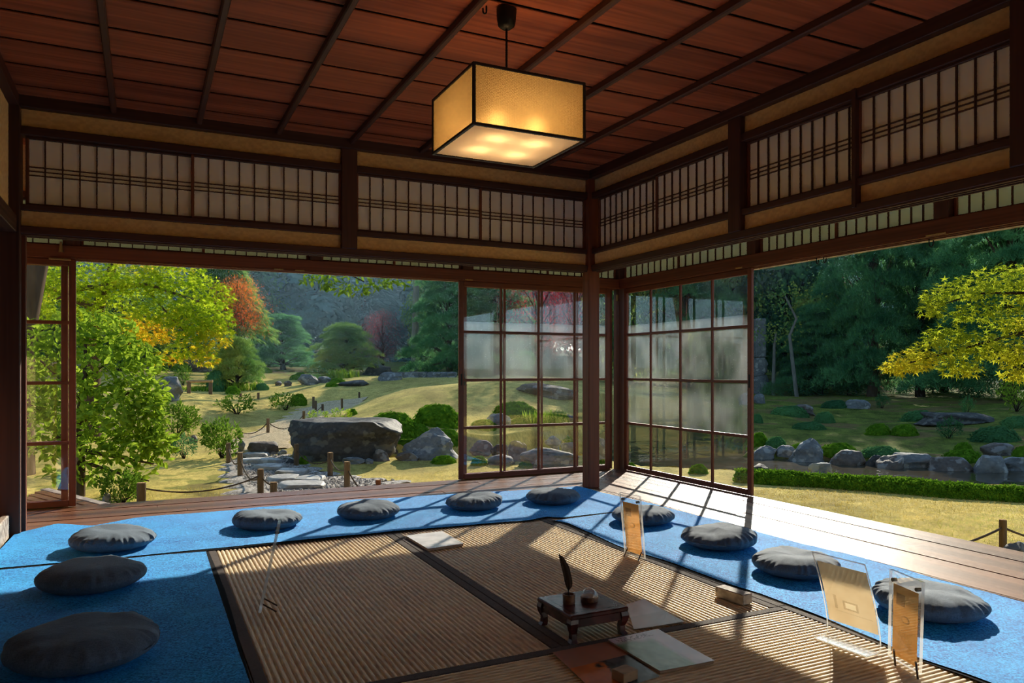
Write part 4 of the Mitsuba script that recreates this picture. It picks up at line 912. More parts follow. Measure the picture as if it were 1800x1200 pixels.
def mound(x0, x1, yt, yb, label, dmin=7.5, dark=False, dp=.8, yaw=0., tilt=0.):
    p, d = G((x0 + x1) / 2, yb, dmin); w = (x1 - x0) * d / F / 2; D = w * dp; p = p + np.r_[FW * D * .8, 0]
    z0 = EYE - (yb - HY) / F * d - .04; h = max((yb - yt) * d / F * 1.02, .06)
    k = thing('clipped_shrub', label, 'shrub', 'clipped mound shrubs'); nm = 'mound_large' if w > .55 else 'mound_small'
    inst(k, 'group_' + ('dark_' if dark else '') + nm, T().translate([float(p[0]), float(p[1]), float(z0)]).rotate([0, 0, 1], math.degrees(VIEWROT) + yaw).rotate([0, 1, 0], tilt).scale([float(w), float(D), float(h) + .04]))
for a in ((631, 735, 721, 768, 'long green mound directly above the great flat boulder', 9, False, .7, 0, 6), (690, 760, 742, 772, 'green mound sloping down behind the pointed boulder', 9, False, .7, 0, 8), (716, 812, 707, 751, 'largest smooth green mound left of the back glass doors', 9, False, .7, 0, 6),
          (752, 812, 752, 778, 'narrow green mound above the right shoulder of the pointed boulder', 9, False, .6, 0, 8), (752, 803, 800, 816, 'small bright clipped shrub at the water beside the door stile', 7.5), (824, 858, 800, 820, 'clipped shrub at the foot of the back doors, leftmost behind glass', 7.5),
          (907, 946, 809, 824, 'clipped shrub at the foot of the back doors, middle one behind glass', 7.5), (959, 996, 804, 821, 'clipped shrub at the foot of the back doors, right one behind glass', 7.5), (1048, 1070, 806, 820, 'small clipped shrub between corner post and outer post', 7.5),
          (857, 948, 704, 736, 'long green mound on the lawn behind the back doors', 10), (890, 948, 733, 750, 'lower green mound behind the back doors', 10), (820, 876, 736, 757, 'green mound next to the left stile of the back doors', 10), (956, 1004, 722, 745, 'green mound near the broad flat boulder', 10),
          (976, 1012, 763, 780, 'green cushion shrub on the ridge rock', 9), (1085, 1125, 812, 830, 'clipped shrub at the left foot of the right glass door', 7), (1210, 1250, 815, 834, 'clipped shrub at the middle foot of the right glass door', 7),
          (521, 541, 800, 819, 'small bright yellow-green shrub at the foot of the pale rope post', 7.5, False, .9), (608, 628, 717, 731, 'small bright shrub where the sandy path vanishes', 12),
          (278, 294, 638, 651, 'smallest clipped shrub at the left on the far lawn', 17, False), (293, 333, 635, 653, 'oblong clipped shrub before the mossy dark boulder', 17), (291, 310, 626, 638, 'clipped shrub behind the oblong one on the far lawn', 19), (438, 475, 643, 655, 'flat clipped shrub beneath the sunlit round tree', 18),
          (506, 526, 657, 668, 'clipped shrub left of the rounded far boulder', 17), (514, 538, 653, 663, 'clipped shrub behind the rounded far boulder', 18), (443, 471, 672, 686, 'brownish clipped shrub by the iris bed', 15, True), (391, 420, 677, 693, 'bright green clipped shrub by the barrier frame', 14),
          (355, 392, 647, 688, 'round dark green shrub behind the barrier frame', 15, True, 1), (506, 538, 690, 713, 'round green shrub left of the three close rope posts', 13), (568, 594, 670, 680, 'clipped pale green shrub left of the flat dark rocks', 17), (575, 606, 663, 673, 'second pale green shrub above the flat dark rocks', 18),
          (1527, 1575, 743, 765, 'bright round cushion shrub in the middle of the moss', 11), (1572, 1624, 744, 767, 'green spreading shrub right of the bright cushion shrub', 11), (1682, 1718, 776, 795, 'green cushion shrub above the long purple boulder', 10), (1668, 1745, 789, 813, 'wide dark green cushion shrub behind the long purple boulder', 10),
          (1722, 1812, 748, 778, 'dark green spreading shrub at the right moss edge', 11, True), (1318, 1356, 758, 786, 'bright green mound beside the right door stile', 10), (1346, 1390, 766, 790, 'dark green mound behind the bluish bank stone', 10, True), (1443, 1522, 778, 804, 'wide green mound behind the oblong boulder', 10),
          (1390, 1432, 778, 794, 'olive mound left behind the peaked rock', 10), (1520, 1600, 784, 806, 'low olive mound behind the mossy bank stone', 10, True), (1358, 1432, 712, 733, 'dark creeping shrub around the flat dark rock', 13, True), (1434, 1474, 722, 744, 'dark creeping shrub right of the flat dark rock', 13, True),
          (1448, 1504, 702, 718, 'green creeping mound left of the pale sloping rock', 14, True), (1396, 1462, 741, 756, 'brown green creeping shrub on the sunlit moss ridge', 12, True), (1320, 1345, 726, 744, 'small dark shrub close to the door stile on the moss', 12, True), (1594, 1660, 720, 740, 'dark creeper left of the broad dark slab', 12, True),
          (1770, 1830, 730, 752, 'dark creeper at the right picture edge on the moss', 12, True), (1786, 1825, 782, 806, 'green cushion shrub above the pale cut bank stone', 10)):
    mound(*a)

# loose leafy shrubs
def leafy(seed, n, size, R=1., Hh=1., stems=9):
    r = np.random.default_rng(seed); tips = ball(r, 46) * (r.uniform(.4, 1, (46, 1)) ** .5) * [R * .85, R * .85, Hh * .42] + [0, 0, Hh * .6]; st = []
    for t in tips[::46 // stems]: st.append(tube([[0, 0, -.05], t * [.35, .35, .45], t], [.022, .014, .006], 5, False))
    P, Fw, Up = [], [], []
    for t in tips:
        k = n // 46; g = ball(r, k) * r.uniform(.3, 1, (k, 1)) * .2 * R; P.append(t + g); Fw.append(g / R + t * [1, 1, 0] * .25 / R + [0, 0, .08] + r.normal(size=(k, 3)) * .06); Up.append(np.array([0, 0, 1]) + r.normal(size=(k, 3)) * .5)
    P, Fw, Up = map(np.vstack, (P, Fw, Up)); fo, _ = scatter(LEAF6, P, Fw, Up, size * r.uniform(.7, 1.25, len(P))); return join(*st), fo
for nm, a, lm in (('leafy_a', (31, 1300, .13), 'leaf_shrub'), ('leafy_b', (32, 520, .15), 'leaf_shrub'), ('leafy_pale', (33, 700, .12), 'leaf_camellia'), ('leafy_dark', (34, 900, .12), 'leaf_dark')):
    st, fo = leafy(*a); scene['group_' + nm] = {'type': 'shapegroup', 'stem': mikit.ply(st, 'mat_bark_dark', True), 'foliage': mikit.ply(fo, lm)}
def shrub(nm, x0, x1, yt, yb, label, dmin=7.5, d=None):
    if d is None: p, d = G((x0 + x1) / 2, yb, dmin)
    else: p = atd((x0 + x1) / 2, yb, d)
    w = (x1 - x0) * d / F / 2; h = (yb - yt) * d / F; p = p + np.r_[FW * w * .5, 0]; k = thing('leafy_shrub', label, 'shrub', 'loose leafy shrubs')
    inst(k, 'group_' + nm, T().translate([float(p[0]), float(p[1]), float(zg(p[0], p[1]) - .02)]).rotate([0, 0, 1], (x0 * 17) % 360).scale([float(w), float(w), float(h)]))
for a in (('leafy_a', 342, 424, 742, 808, 'round bright leafy shrub left of the stepping stones'), ('leafy_a', 262, 342, 712, 772, 'leafy shrub beside the glossy tree on the lawn', 9), ('leafy_a', 158, 244, 826, 886, 'low dark leafy shrub behind the stout rope post', 7, 7.6), ('leafy_dark', 290, 345, 768, 808, 'small leafy shrub between glossy tree and round shrub', 8.5),
          ('leafy_b', 368, 450, 697, 730, 'sparse spreading shrub on the sunny slope', 11), ('leafy_b', 462, 530, 693, 722, 'spreading shrub left of the round green shrub on the slope', 12), ('leafy_pale', 532, 578, 724, 746, 'pale leafy shrub just behind the great boulder', 11), ('leafy_pale', 574, 618, 718, 740, 'leafy shrub on the path edge behind the great boulder', 12),
          ('leafy_b', 300, 336, 655, 688, 'thin pale shrub left of the barrier frame', 13, 21.8), ('leafy_a', 356, 398, 658, 686, 'broad leaved green plant behind the barrier frame', 14.5, 22.2), ('leafy_dark', 1650, 1698, 737, 772, 'small tree-like shrub before the broad dark slab', 11), ('leafy_dark', 1690, 1718, 698, 727, 'small dark shrub above the broad dark slab', 14),
          ('leafy_dark', 1540, 1568, 694, 718, 'small dark shrub right of the pale sloping rock', 14), ('leafy_pale', 1765, 1830, 665, 725, 'pale sunlit leaved shrub at the right picture edge', 14), ('leafy_pale', 1490, 1514, 662, 690, 'pale glinting shrub under the bushy pine', 20)):
    shrub(*a)
# ferns and iris
def blades(seed, n, h, R, lean, w):
    r = np.random.default_rng(seed); v, f = [], []
    for i in range(n):
        a = r.uniform(0, 6.28); q = R * math.sqrt(r.uniform()); b = r.uniform(0, 6.28); base = np.array([q * math.cos(a), q * math.sin(a), -.02]); o = np.array([math.cos(b), math.sin(b), 0]) * lean * r.uniform(.3, 1); hh = h * r.uniform(.6, 1.1)
        s = np.array([-math.sin(b), math.cos(b), 0]) * w; k = len(v); v += [base - s, base + s, base + o * .35 + [0, 0, hh * .6] - s * .7, base + o * .35 + [0, 0, hh * .6] + s * .7, base + o + [0, 0, hh]]; f += [[k, k + 1, k + 3], [k, k + 3, k + 2], [k + 2, k + 3, k + 4]]
    return tm(v, f)
for i, (px, yb, w, h, lab) in enumerate(((352, 686, .8, .16, 'bright green iris blades inside the barrier frame'), (424, 685, 1.1, .28, 'iris blades right of the barrier frame'), (405, 684, .5, .26, 'iris blades close behind the bright clipped shrub'), (603, 664, .9, .36, 'reedy grass clump at the far pond'), (960, 745, .7, .28, 'tan grass tuft beside the pale rock behind glass'))):
    p, d = G(px, yb, 12); k = put('iris_clump', move(blades(60 + i, 260, h, w * .6, .16, .016), p), 'leaf_grass'); say(k, lab, 'plant', 'grassy clumps')
def fern(seed, n, L):
    r = np.random.default_rng(seed); ms = []
    for i in range(n):
        a = 6.283 * i / n + r.uniform(-.3, .3); o = np.array([math.cos(a), math.sin(a), 0]); s = np.linspace(.12, 1, 14); c = o * (s * L * .8)[:, None] + np.c_[np.zeros((14, 2)), L * (.9 * s - .62 * s ** 2)]
        sd = np.array([-o[1], o[0], 0]); k = .26 * L * np.sin(s * 3.0) ** .8 + .01
        for q in (-1, 1): ms.append(scatter(LEAF2, c, np.tile(sd * q + o * .3, (14, 1)), np.tile([0, 0, 1.], (14, 1)), k)[0])
    return join(*ms)
for i, (px, yb, L, lab) in enumerate(((706, 786, .42, 'fern between the great boulder and the pointed boulder'), (598, 806, .22, 'small fern in front of the great boulder'), (676, 800, .2, 'small fern at the right foot of the great boulder'))):
    p, d = G(px, yb, 8); k = put('fern', move(fern(80 + i, 11, L), p), 'leaf_shrub'); say(k, lab, 'fern', 'ferns around the great boulder')

# hedge along the stream
hl = np.array([at(x, y_, -.45)[:2] for x, y_ in ((1296, 843), (1400, 851), (1560, 863), (1700, 872), (1800, 878), (2000, 896), (2200, 915))]); hl = resample(hl, 120)
hk = thing('low_hedge', 'long low clipped hedge strip between lawn and stream', 'hedge'); HR = .17
aa = np.linspace(-.2, math.pi + .2, 12); nn = np.gradient(hl, axis=0); nn /= np.linalg.norm(nn, axis=1, keepdims=True); nn = np.c_[-nn[:, 1], nn[:, 0]]
P = np.zeros((120, 12, 3)); P[:, :, :2] = hl[:, None] + nn[:, None] * (np.cos(aa) * HR)[None, :, None]; gh = np.minimum(ground_at(hl), -.43)
P[:, :, 2] = gh[:, None] + (np.sin(aa) * .135)[None]; P += (meshkit.fbm(P * 4, 3, 4) - .5)[..., None] * .06
put('body', grid(P), 'leaf_azalea', hk)
r = np.random.default_rng(90); n = 15000; i = r.uniform(0, 118.99, n); ia = i.astype(int); fr = (i - ia)[:, None]; th = r.uniform(-.1, math.pi + .1, n)
c = hl[ia] * (1 - fr) + hl[ia + 1] * fr; Q = np.c_[c + nn[ia] * (np.cos(th) * HR)[:, None], gh[ia] + np.sin(th) * .14]; Q += (meshkit.fbm(Q * 4, 3, 4) - .5)[:, None] * .06
Up = np.c_[nn[ia] * np.cos(th)[:, None], np.sin(th)] + r.normal(size=(n, 3)) * .4
put('foliage', scatter(LEAF2, Q, np.cross(Up, r.normal(size=(n, 3))) + [0, 0, .3], Up, r.uniform(.025, .05, n))[0], 'leaf_azalea', hk, kind='stuff')

# plants near enough for single leaves
def near_plant(name, label, cat, pads, leaf, lm, size, n_big, wood, bark, seed, flatten=.5, droop=.1, outward=1., chaos=.38):
    """PADS: (column, row, half-width, half-height, distance, leaves); WOOD: lists of (column, row, distance, radius) for each limb."""
    r = np.random.default_rng(seed); t = thing(name, label, cat); P, Fw, Up = [], [], []
    for cx, cy, rx, ry, d, n in pads:
        c = atd(cx, cy, d); R = rx * d / F; Z = ry * d / F; g = ball(r, n) * (r.uniform(.15, 1, (n, 1)) ** .5); q = g * [R, R * .9, Z]; q[:, 2] -= droop * np.hypot(g[:, 0], g[:, 1]) ** 2 * R
        P.append(c + q); Fw.append((g * [1, 1, .3]) * outward + r.normal(size=(n, 3)) * chaos * 1.1 + [0, 0, -.25]); Up.append(np.array([0, 0, 1.]) + g * flatten + r.normal(size=(n, 3)) * chaos)
    P, Fw, Up = map(np.vstack, (P, Fw, Up)); sz = size * r.uniform(.7, 1.25, len(P))
    for l in wood: put('limb' if l is not wood[0] else 'trunk', tube(resample(np.array([[*atd(a, b, d)] for a, b, d, _ in l]), 14), np.interp(np.linspace(0, 1, 14), np.linspace(0, 1, len(l)), [k[3] for k in l]), 8), bark, t, smooth=True)
    o = np.argsort(depth(P[:, 0], P[:, 1]) - .4 * sz / size)
    big, rest = o[:n_big], o[n_big:]
    fo, _ = scatter(leaf, P[rest], Fw[rest], Up[rest], sz[rest]); put('foliage', fo, lm, t, kind='stuff')
    if n_big:
        _, M = scatter(leaf, P[big], Fw[big], Up[big], sz[big]); gk = 'group_leaf_' + name
        scene[gk] = {'type': 'shapegroup', 'leaf': mikit.ply(tm(*leaf), lm)}
        for m_, p in zip(M, P[big]):
            A = np.eye(4); A[:3, :3] = m_; A[:3, 3] = p; inst(numbered(t + '__leaf'), gk, T(A.tolist()))
near_plant('glossy_tree', 'small evergreen tree with glossy sunlit leaves right of the left glass door', 'tree',
    [(268, 700, 28, 30, 8.4, 106), (280, 790, 24, 30, 8.4, 81), (150, 565, 60, 22, 8.9, 122), (110, 600, 60, 40, 8.7, 212), (190, 590, 55, 38, 8.9, 212), (225, 620, 45, 35, 8.8, 179), (90, 660, 60, 45, 8.7, 245), (170, 660, 60, 45, 8.4, 277), (240, 680, 45, 40, 8.5, 212), (120, 720, 60, 40, 8.4, 261), (200, 730, 60, 42, 8.2, 277), (255, 735, 38, 36, 8.3, 179), (90, 770, 55, 32, 8.5, 196),
     (165, 785, 60, 32, 8.2, 245), (235, 785, 50, 30, 8.2, 196), (275, 770, 30, 26, 8.4, 97), (200, 830, 70, 16, 8.1, 106), (120, 830, 40, 18, 8.3, 73), (60, 700, 40, 60, 9.0, 163), (40, 610, 50, 50, 9.2, 163), (255, 640, 32, 26, 9.0, 89)],
    LEAF6, 'leaf_camellia', .105, 300, [[(141, 884, 8.2, .05), (142, 800, 8.3, .045), (138, 740, 8.5, .04), (150, 660, 8.6, .03), (150, 590, 8.7, .012)], [(142, 740, 8.5, .03), (190, 715, 8.4, .02), (240, 680, 8.5, .008)], [(140, 790, 8.3, .03), (190, 800, 8.2, .02), (270, 815, 8.2, .008)], [(141, 810, 8.3, .025), (220, 835, 8.1, .016), (262, 845, 8.1, .007)], [(139, 745, 8.5, .025), (100, 770, 8.4, .016), (60, 790, 8.5, .008)], [(140, 700, 8.5, .022), (90, 650, 8.7, .014), (55, 620, 9.0, .007)], [(148, 665, 8.6, .02), (200, 630, 8.8, .012), (230, 600, 8.9, .006)]], 'mat_bark', 101, .8, .05, 1., .75)
near_plant('maple_branch', 'yellow-green maple branch reaching in from the right picture edge', 'maple',
    [(1690, 505, 62, 20, 6.8, 323), (1760, 485, 60, 22, 6.9, 323), (1820, 500, 60, 30, 6.9, 340), (1640, 535, 22, 20, 6.7, 119), (1720, 545, 50, 18, 6.7, 221), (1790, 555, 50, 26, 6.7, 289), (1660, 585, 34, 16, 6.5, 153), (1640, 612, 42, 20, 6.4, 221), (1600, 632, 40, 18, 6.3, 204), (1575, 642, 22, 14, 6.3, 85), (1715, 600, 45, 26, 6.5, 272), (1690, 640, 36, 18, 6.4, 170), (1770, 610, 40, 22, 6.6, 221), (1790, 640, 30, 30, 6.6, 187), (1850, 600, 60, 40, 6.9, 340), (1920, 520, 70, 40, 7.2, 340)],
    MAPLE, 'leaf_maple_near', .066, 300, [[(2030, 985, 7.6, .10), (2020, 760, 7.6, .09), (1980, 640, 7.4, .07), (1950, 560, 7.2, .045), (1960, 460, 7.2, .02)], [(1975, 630, 7.4, .04), (1830, 575, 6.9, .022), (1720, 605, 6.5, .013), (1590, 640, 6.3, .005)], [(1950, 560, 7.2, .035), (1830, 515, 6.9, .02), (1720, 515, 6.8, .01), (1640, 540, 6.7, .004)], [(1830, 575, 6.9, .02), (1790, 625, 6.6, .01), (1780, 650, 6.6, .004)]], 'mat_bark_dark', 102, .25, .22)
near_plant('spreading_maple', 'large yellow-green maple turning orange behind the glossy tree', 'maple',
    [(90, 480, 60, 34, 12.6, 630), (160, 490, 70, 36, 12.4, 780), (235, 480, 70, 34, 12.2, 780), (310, 480, 60, 30, 12.4, 630), (120, 540, 60, 30, 13.2, 480), (200, 545, 60, 30, 12.6, 540), (290, 535, 60, 36, 12.0, 720), (340, 560, 48, 34, 12.0, 570), (270, 580, 40, 24, 12.4, 360), (340, 605, 40, 24, 12.0, 390), (380, 560, 30, 30, 12.3, 300), (375, 515, 36, 26, 12.8, 360), (230, 585, 34, 20, 12.8, 210), (300, 625, 28, 12, 12.3, 135), (365, 630, 20, 10, 12.2, 90), (60, 540, 40, 40, 13.4, 330), (390, 590, 20, 22, 12.4, 135)],
    MAPLE, 'leaf_maple_green', .10, 300, [[(158, 800, 13.2, .2), (160, 640, 13.2, .17), (168, 560, 13.0, .13), (185, 500, 12.8, .09), (210, 440, 12.6, .05)], [(172, 545, 13.0, .07), (120, 520, 12.9, .05), (60, 495, 12.7, .02)], [(182, 505, 12.8, .05), (260, 500, 12.3, .03), (350, 530, 12.0, .012)], [(182, 505, 12.8, .05), (150, 505, 12.6, .04), (100, 525, 12.6, .02)], [(250, 500, 12.4, .025), (285, 540, 12.2, .014), (330, 590, 12.0, .006)]], 'mat_bark', 103, .3, .2)
near_plant('overhanging_branch', 'small leaved branch hanging into the top of the wide back opening', 'branch',
    [(540, 488, 14, 10, 9.4, 30), (572, 494, 16, 14, 9.3, 44), (600, 504, 22, 14, 9.3, 60), (634, 508, 20, 10, 9.2, 50), (664, 498, 18, 12, 9.2, 44), (690, 492, 16, 10, 9.2, 34), (712, 497, 9, 7, 9.2, 14), (620, 474, 60, 10, 9.4, 70)],
    LEAF6, 'leaf_shrub', .075, 0, [[(300, 330, 10.2, .06), (450, 400, 9.7, .04), (560, 455, 9.4, .02), (640, 495, 9.3, .006)], [(540, 450, 9.4, .014), (640, 470, 9.3, .009), (712, 490, 9.2, .004)]], 'mat_bark_dark', 104, .6, .1)
tk = thing('old_pine', 'thick furrowed pine trunk behind the left glass door', 'tree')
put('trunk', tube([[*atd(38, 905, 9.6)], [*atd(36, 700, 9.8)], [*atd(48, 560, 10)], [*atd(68, 455, 10.1)], [*atd(90, 330, 10.2)]], [.17, .14, .13, .125, .12], 14), 'mat_bark', tk, smooth=True)
k = put('prop_log', tube([atd(132, 805, 7.4), atd(98, 885, 7.1)], .035, 9), 'mat_stake', smooth=40); say(k, 'slanting brown prop log seen low through the left glass door', 'log')

# lawn blades and pebbles close to the house
r = np.random.default_rng(7); n = 90000
Lx = np.r_[r.uniform(.95, 5.5, n * 2 // 3), r.uniform(-6, 1.5, n // 3)]; Ly = np.r_[r.uniform(-5.5, 1.5, n * 2 // 3), r.uniform(.95, 4.4, n // 3)]
okp = (ground_at(np.c_[Lx, Ly]) > -.52) & ((Lx > .93) | (Ly > .93)); Lx, Ly = Lx[okp], Ly[okp]; n = len(Lx)
pth = np.array([G(*p)[0][:2] for p in ((640, 866), (560, 858), (500, 842), (470, 826), (455, 806))]); okp = strip_dist(np.c_[Lx, Ly], pth, np.array([1.0, 1.05, .8, .62, .5])) > 0; Lx, Ly = Lx[okp], Ly[okp]; n = len(Lx)
a = r.uniform(0, 6.28, n); h = r.uniform(.012, .034, n); z = ground_at(np.c_[Lx, Ly]); s = np.c_[np.cos(a), np.sin(a), a * 0] * .0022; b0 = np.c_[Lx, Ly, z - .003]; tip = b0 + np.c_[r.normal(size=(n, 2)) * .014, h + .003]
V = np.stack([b0 - s, b0 + s, tip], 1).reshape(-1, 3); k = put('lawn_grass', tm(V, np.arange(n * 3).reshape(-1, 3)), 'leaf_lawn'); say(k, 'short dry golden lawn grass close to the veranda', 'grass', kind='stuff')
pi = trimesh.creation.icosphere(0); n = 2600; i = r.uniform(0, 3.999, n); ia = i.astype(int); fr = (i - ia)[:, None]; c = pth[ia] * (1 - fr) + pth[ia + 1] * fr + r.uniform(-.9, .9, (n, 2)) * np.interp(i, range(5), [1.0, 1.05, .8, .62, .5])[:, None] * .7
zz = ground_at(c) + .02; sz = r.uniform(.008, .02, n); V = pi.vertices[None] * (sz[:, None, None] * r.uniform(.6, 1.2, (n, 1, 3))) + np.c_[c, zz][:, None]
k = put('pebbles', tm(V.reshape(-1, 3), (pi.faces[None] + (np.arange(n) * 12)[:, None, None]).reshape(-1, 3)), 'mat_gravel'); say(k, 'loose grey pebbles of the gravel path', 'gravel', kind='stuff')
# slatted wet deck at the left
dk = thing('slatted_deck', 'low slatted wooden deck behind the left glass door', 'deck')
e0, e1 = at(200, 886, -.06), at(128, 868, -.06); e1 = e0 + (e1 - e0) * 1.6; dv = (e1 - e0) / np.linalg.norm(e1 - e0); dn = np.array([-dv[1], dv[0], 0]); dn = dn if dn[0] < 0 else -dn
for i in range(9):
    o = e0 + dn * (.03 + i * .085) - dv * (.25 + .12 * i); L = np.linalg.norm(e1 - e0) + .3
    q = [o - dn * .032, o + dn * .032, o + dn * .032 + dv * L, o - dn * .032 + dv * L]; put('slat', prism(np.array(q), -.10, -.06), 'mat_silver_wood' if i == 0 else 'mat_veranda_x', dk)
put('bearer', prism(np.array([e0 + dv * .2, e0 + dv * .3, e0 + dv * .3 + dn * .75, e0 + dv * .2 + dn * .75]), -.5, -.10), 'mat_beam_x', dk)

# ------------------------------------------------------------------ pendant lamp
LX0, LX1, LY0, LY1, LZ0, LZ1 = -2.025, -1.525, -2.40, -1.94, 1.897, 2.132
lamp = thing('pendant_lamp', 'square paper pendant lamp with dark wooden frame, glowing warmly', 'lamp')
LC = ((LX0 + LX1) / 2, (LY0 + LY1) / 2)
put('ceiling_cup', move(lathe([(1e-4, 2.405), (.02, 2.407), (.036, 2.42), (.042, 2.45), (.044, 2.49)], 20), [*LC, 0]), 'mat_iron', lamp, smooth=40)
put('cord', tube([[*LC, 2.42], [*LC, 2.14]], .005, 8), 'mat_iron', lamp, smooth=True)
for x in (LX0, LX1):
    for yy in (LY0, LY1): put('corner_bar', box(x - .006, x + .006, yy - .006, yy + .006, LZ0 - .006, LZ1 + .006, .0015), 'mat_black_wood', lamp)
for z in (LZ0, LZ1):
    for yy in (LY0, LY1): put('edge_bar', box(LX0, LX1, yy - .006, yy + .006, z - .006, z + .006, .0015), 'mat_black_wood', lamp)
    for x in (LX0, LX1): put('edge_bar', box(x - .006, x + .006, LY0, LY1, z - .006, z + .006, .0015), 'mat_black_wood', lamp)
put('top_bar', box(LX0, LX1, LC[1] - .006, LC[1] + .006, LZ1 - .006, LZ1 + .004, .0015), 'mat_black_wood', lamp)
put('top_bar', box(LC[0] - .006, LC[0] + .006, LY0, LY1, LZ1 - .006, LZ1 + .004, .0015), 'mat_black_wood', lamp)
for yy in (LY0, LY1): put('shade', tm([[LX0, yy, LZ0], [LX1, yy, LZ0], [LX1, yy, LZ1], [LX0, yy, LZ1]], [[0, 1, 2], [0, 2, 3]]), 'mat_lamp_paper', lamp)
for x in (LX0, LX1): put('shade', tm([[x, LY0, LZ0], [x, LY1, LZ0], [x, LY1, LZ1], [x, LY0, LZ1]], [[0, 1, 2], [0, 2, 3]]), 'mat_lamp_paper', lamp)
put('diffuser', tm([[LX0, LY0, LZ0], [LX1, LY0, LZ0], [LX1, LY1, LZ0], [LX0, LY1, LZ0]], [[0, 2, 1], [0, 3, 2]]), 'mat_lamp_diffuser', lamp)
BULB = [10., 6.8, 3.2]
for dx, dy in ((-.09, -.09), (.09, -.09), (-.09, .09), (.09, .09)):
    k = put('bulb', move(trimesh.creation.icosphere(2, radius=.028), [LC[0] + dx, LC[1] + dy, 1.965]), 'mat_white_print', lamp, smooth=True)
    scene[k]['emitter'] = {'type': 'area', 'radiance': rgb(BULB)}

# hooks and metal fittings
def onx(px, py, x):
    l = (px - PX) / F; dr_ = FW + RT * l; d = (x - CX) / dr_[0]; return np.array([x, CY + dr_[1] * d, EYE - (py - HY) / F * d])
def ony(px, py, y_):
    l = (px - PX) / F; dr_ = FW + RT * l; d = (y_ - CY) / dr_[1]; return np.array([CX + dr_[0] * d, y_, EYE - (py - HY) / F * d])
def hook(p, s, ztop, label, axis):
    t = np.linspace(0, 1, 14); a = np.pi * t; d = np.array(axis, float); c = [p + d * s * .5 + [0, 0, ztop - p[2]]]
    c += [p + d * (s * .5 * math.cos(q)) - np.array([0, 0, s * (.7 + .9 * math.sin(q))]) for q in a]; c.append(p - d * s * .5 - np.array([0, 0, s * .2]))
    c[0] = p + d * s * .5 + np.array([0, 0, ztop - p[2]])
    say(put('hanging_hook', tube(resample(np.array(c), 24), .0035, 6), 'mat_iron', smooth=True), label, 'hook', None)
hook(onx(1450, 452, .93), .022, 1.705, 'dark metal hook pair hanging under the right lintel above the red leaves', (0, 1, 0))
hook(onx(1437, 456, .93), .018, 1.705, 'smaller metal hook left of the one above the red leaves', (0, 1, 0))
hook(onx(1637, 421, .93), .026, 1.705, 'large metal hook hanging under the right lintel above the maple branch', (0, 1, 0))
hook(at(852, 12, 2.462) + [0, 0, -.004], .016, 2.468, 'small hook under the ceiling batten left of the lamp cup', (1, 0, 0))
lt = thing('door_latch', 'worn metal latch plate above the left glass door', 'latch')
p = ony(107, 443, DOOR - .035); put('plate', box(p[0] - .07, p[0] + .06, p[1] - .012, p[1] + .004, 1.676, 1.690, .003), 'mat_brass', lt); put('pin', tube([p + [0, -.004, .0], p + [0, -.004, .07]], [.014, .006], 8), 'mat_brass', lt)
for i, (px, py, ax_, lab) in enumerate(((490, 470, 0, 'small metal plate under the wide back lintel, left one'), (527, 472, 0, 'small metal plate under the wide back lintel, right one'), (824, 493, 0, 'small metal catch above the nearer back glass door'), (1299, 472, 1, 'small metal catch above the right glass door'), (1645, 408, 1, 'long metal plate on the right lintel by the large hook'))):
    p = ony(px, py, DOOR - .033) if ax_ == 0 else onx(px, py, DOOR - .033); w = .035 if i < 4 else .06
    b = box(p[0] - w, p[0] + w, p[1] - .006, p[1] + .003, 1.693, 1.703, .002) if ax_ == 0 else box(p[0] - .006, p[0] + .003, p[1] - w, p[1] + w, 1.693, 1.703, .002)
    say(put('metal_plate', b, 'mat_brass'), lab, 'fitting')

# ------------------------------------------------------------------ floor cushions
def cushion(R, H_, seed):
    th = np.linspace(-math.pi / 2, math.pi / 2, 30); r = np.random.default_rng(seed)
    rad = np.cos(th) ** .55; z = np.sign(np.sin(th)) * np.abs(np.sin(th)) ** 1.15
    pr = np.c_[np.maximum(rad, 1e-4) * R, z * H_ / 2]; ph = r.uniform(0, 6.28, 4); dx, dy = r.uniform(-.3, .3, 2)
    def wob(v, g):
        edge = np.exp(-((np.abs(th) - .25) / .5) ** 2)[:, None]; q = np.stack([np.cos(g) * 6, np.sin(g) * 6, g * 0 + seed], 1)
        pl = meshkit.noise(q * 2.6, seed) - .5; pl2 = meshkit.noise(np.stack([np.cos(g) * 14, np.sin(g) * 14, g * 0 + seed], 1), seed + 1) - .5
        s = 1 + edge * (pl * .05 + pl2 * .022)[None] + .012 * np.sin(2 * g + ph[0])[None]; v = v.copy(); v[..., :2] *= s[..., None]
        up = (th > 0)[:, None]; fold = meshkit.fbm(np.stack([v[..., 0] * 9, v[..., 1] * 9, v[..., 2] * 0 + seed], -1), 3, seed) - .5
        v[..., 2] += up * (fold * .022 + (pl * .35 + pl2 * .4)[None] * .03 * edge)
        d = np.hypot(v[..., 0] / R - dx, v[..., 1] / R - dy); v[..., 2] -= up * .012 * np.exp(-(d / .45) ** 2)
        v[..., 2] += up * .010 * v[..., 0] / R * math.sin(ph[1]); v[..., 2] = np.maximum(v[..., 2], -H_ / 2 * .80); return v
    return move(lathe(pr, 140, wob), [0, 0, H_ / 2 * .80])
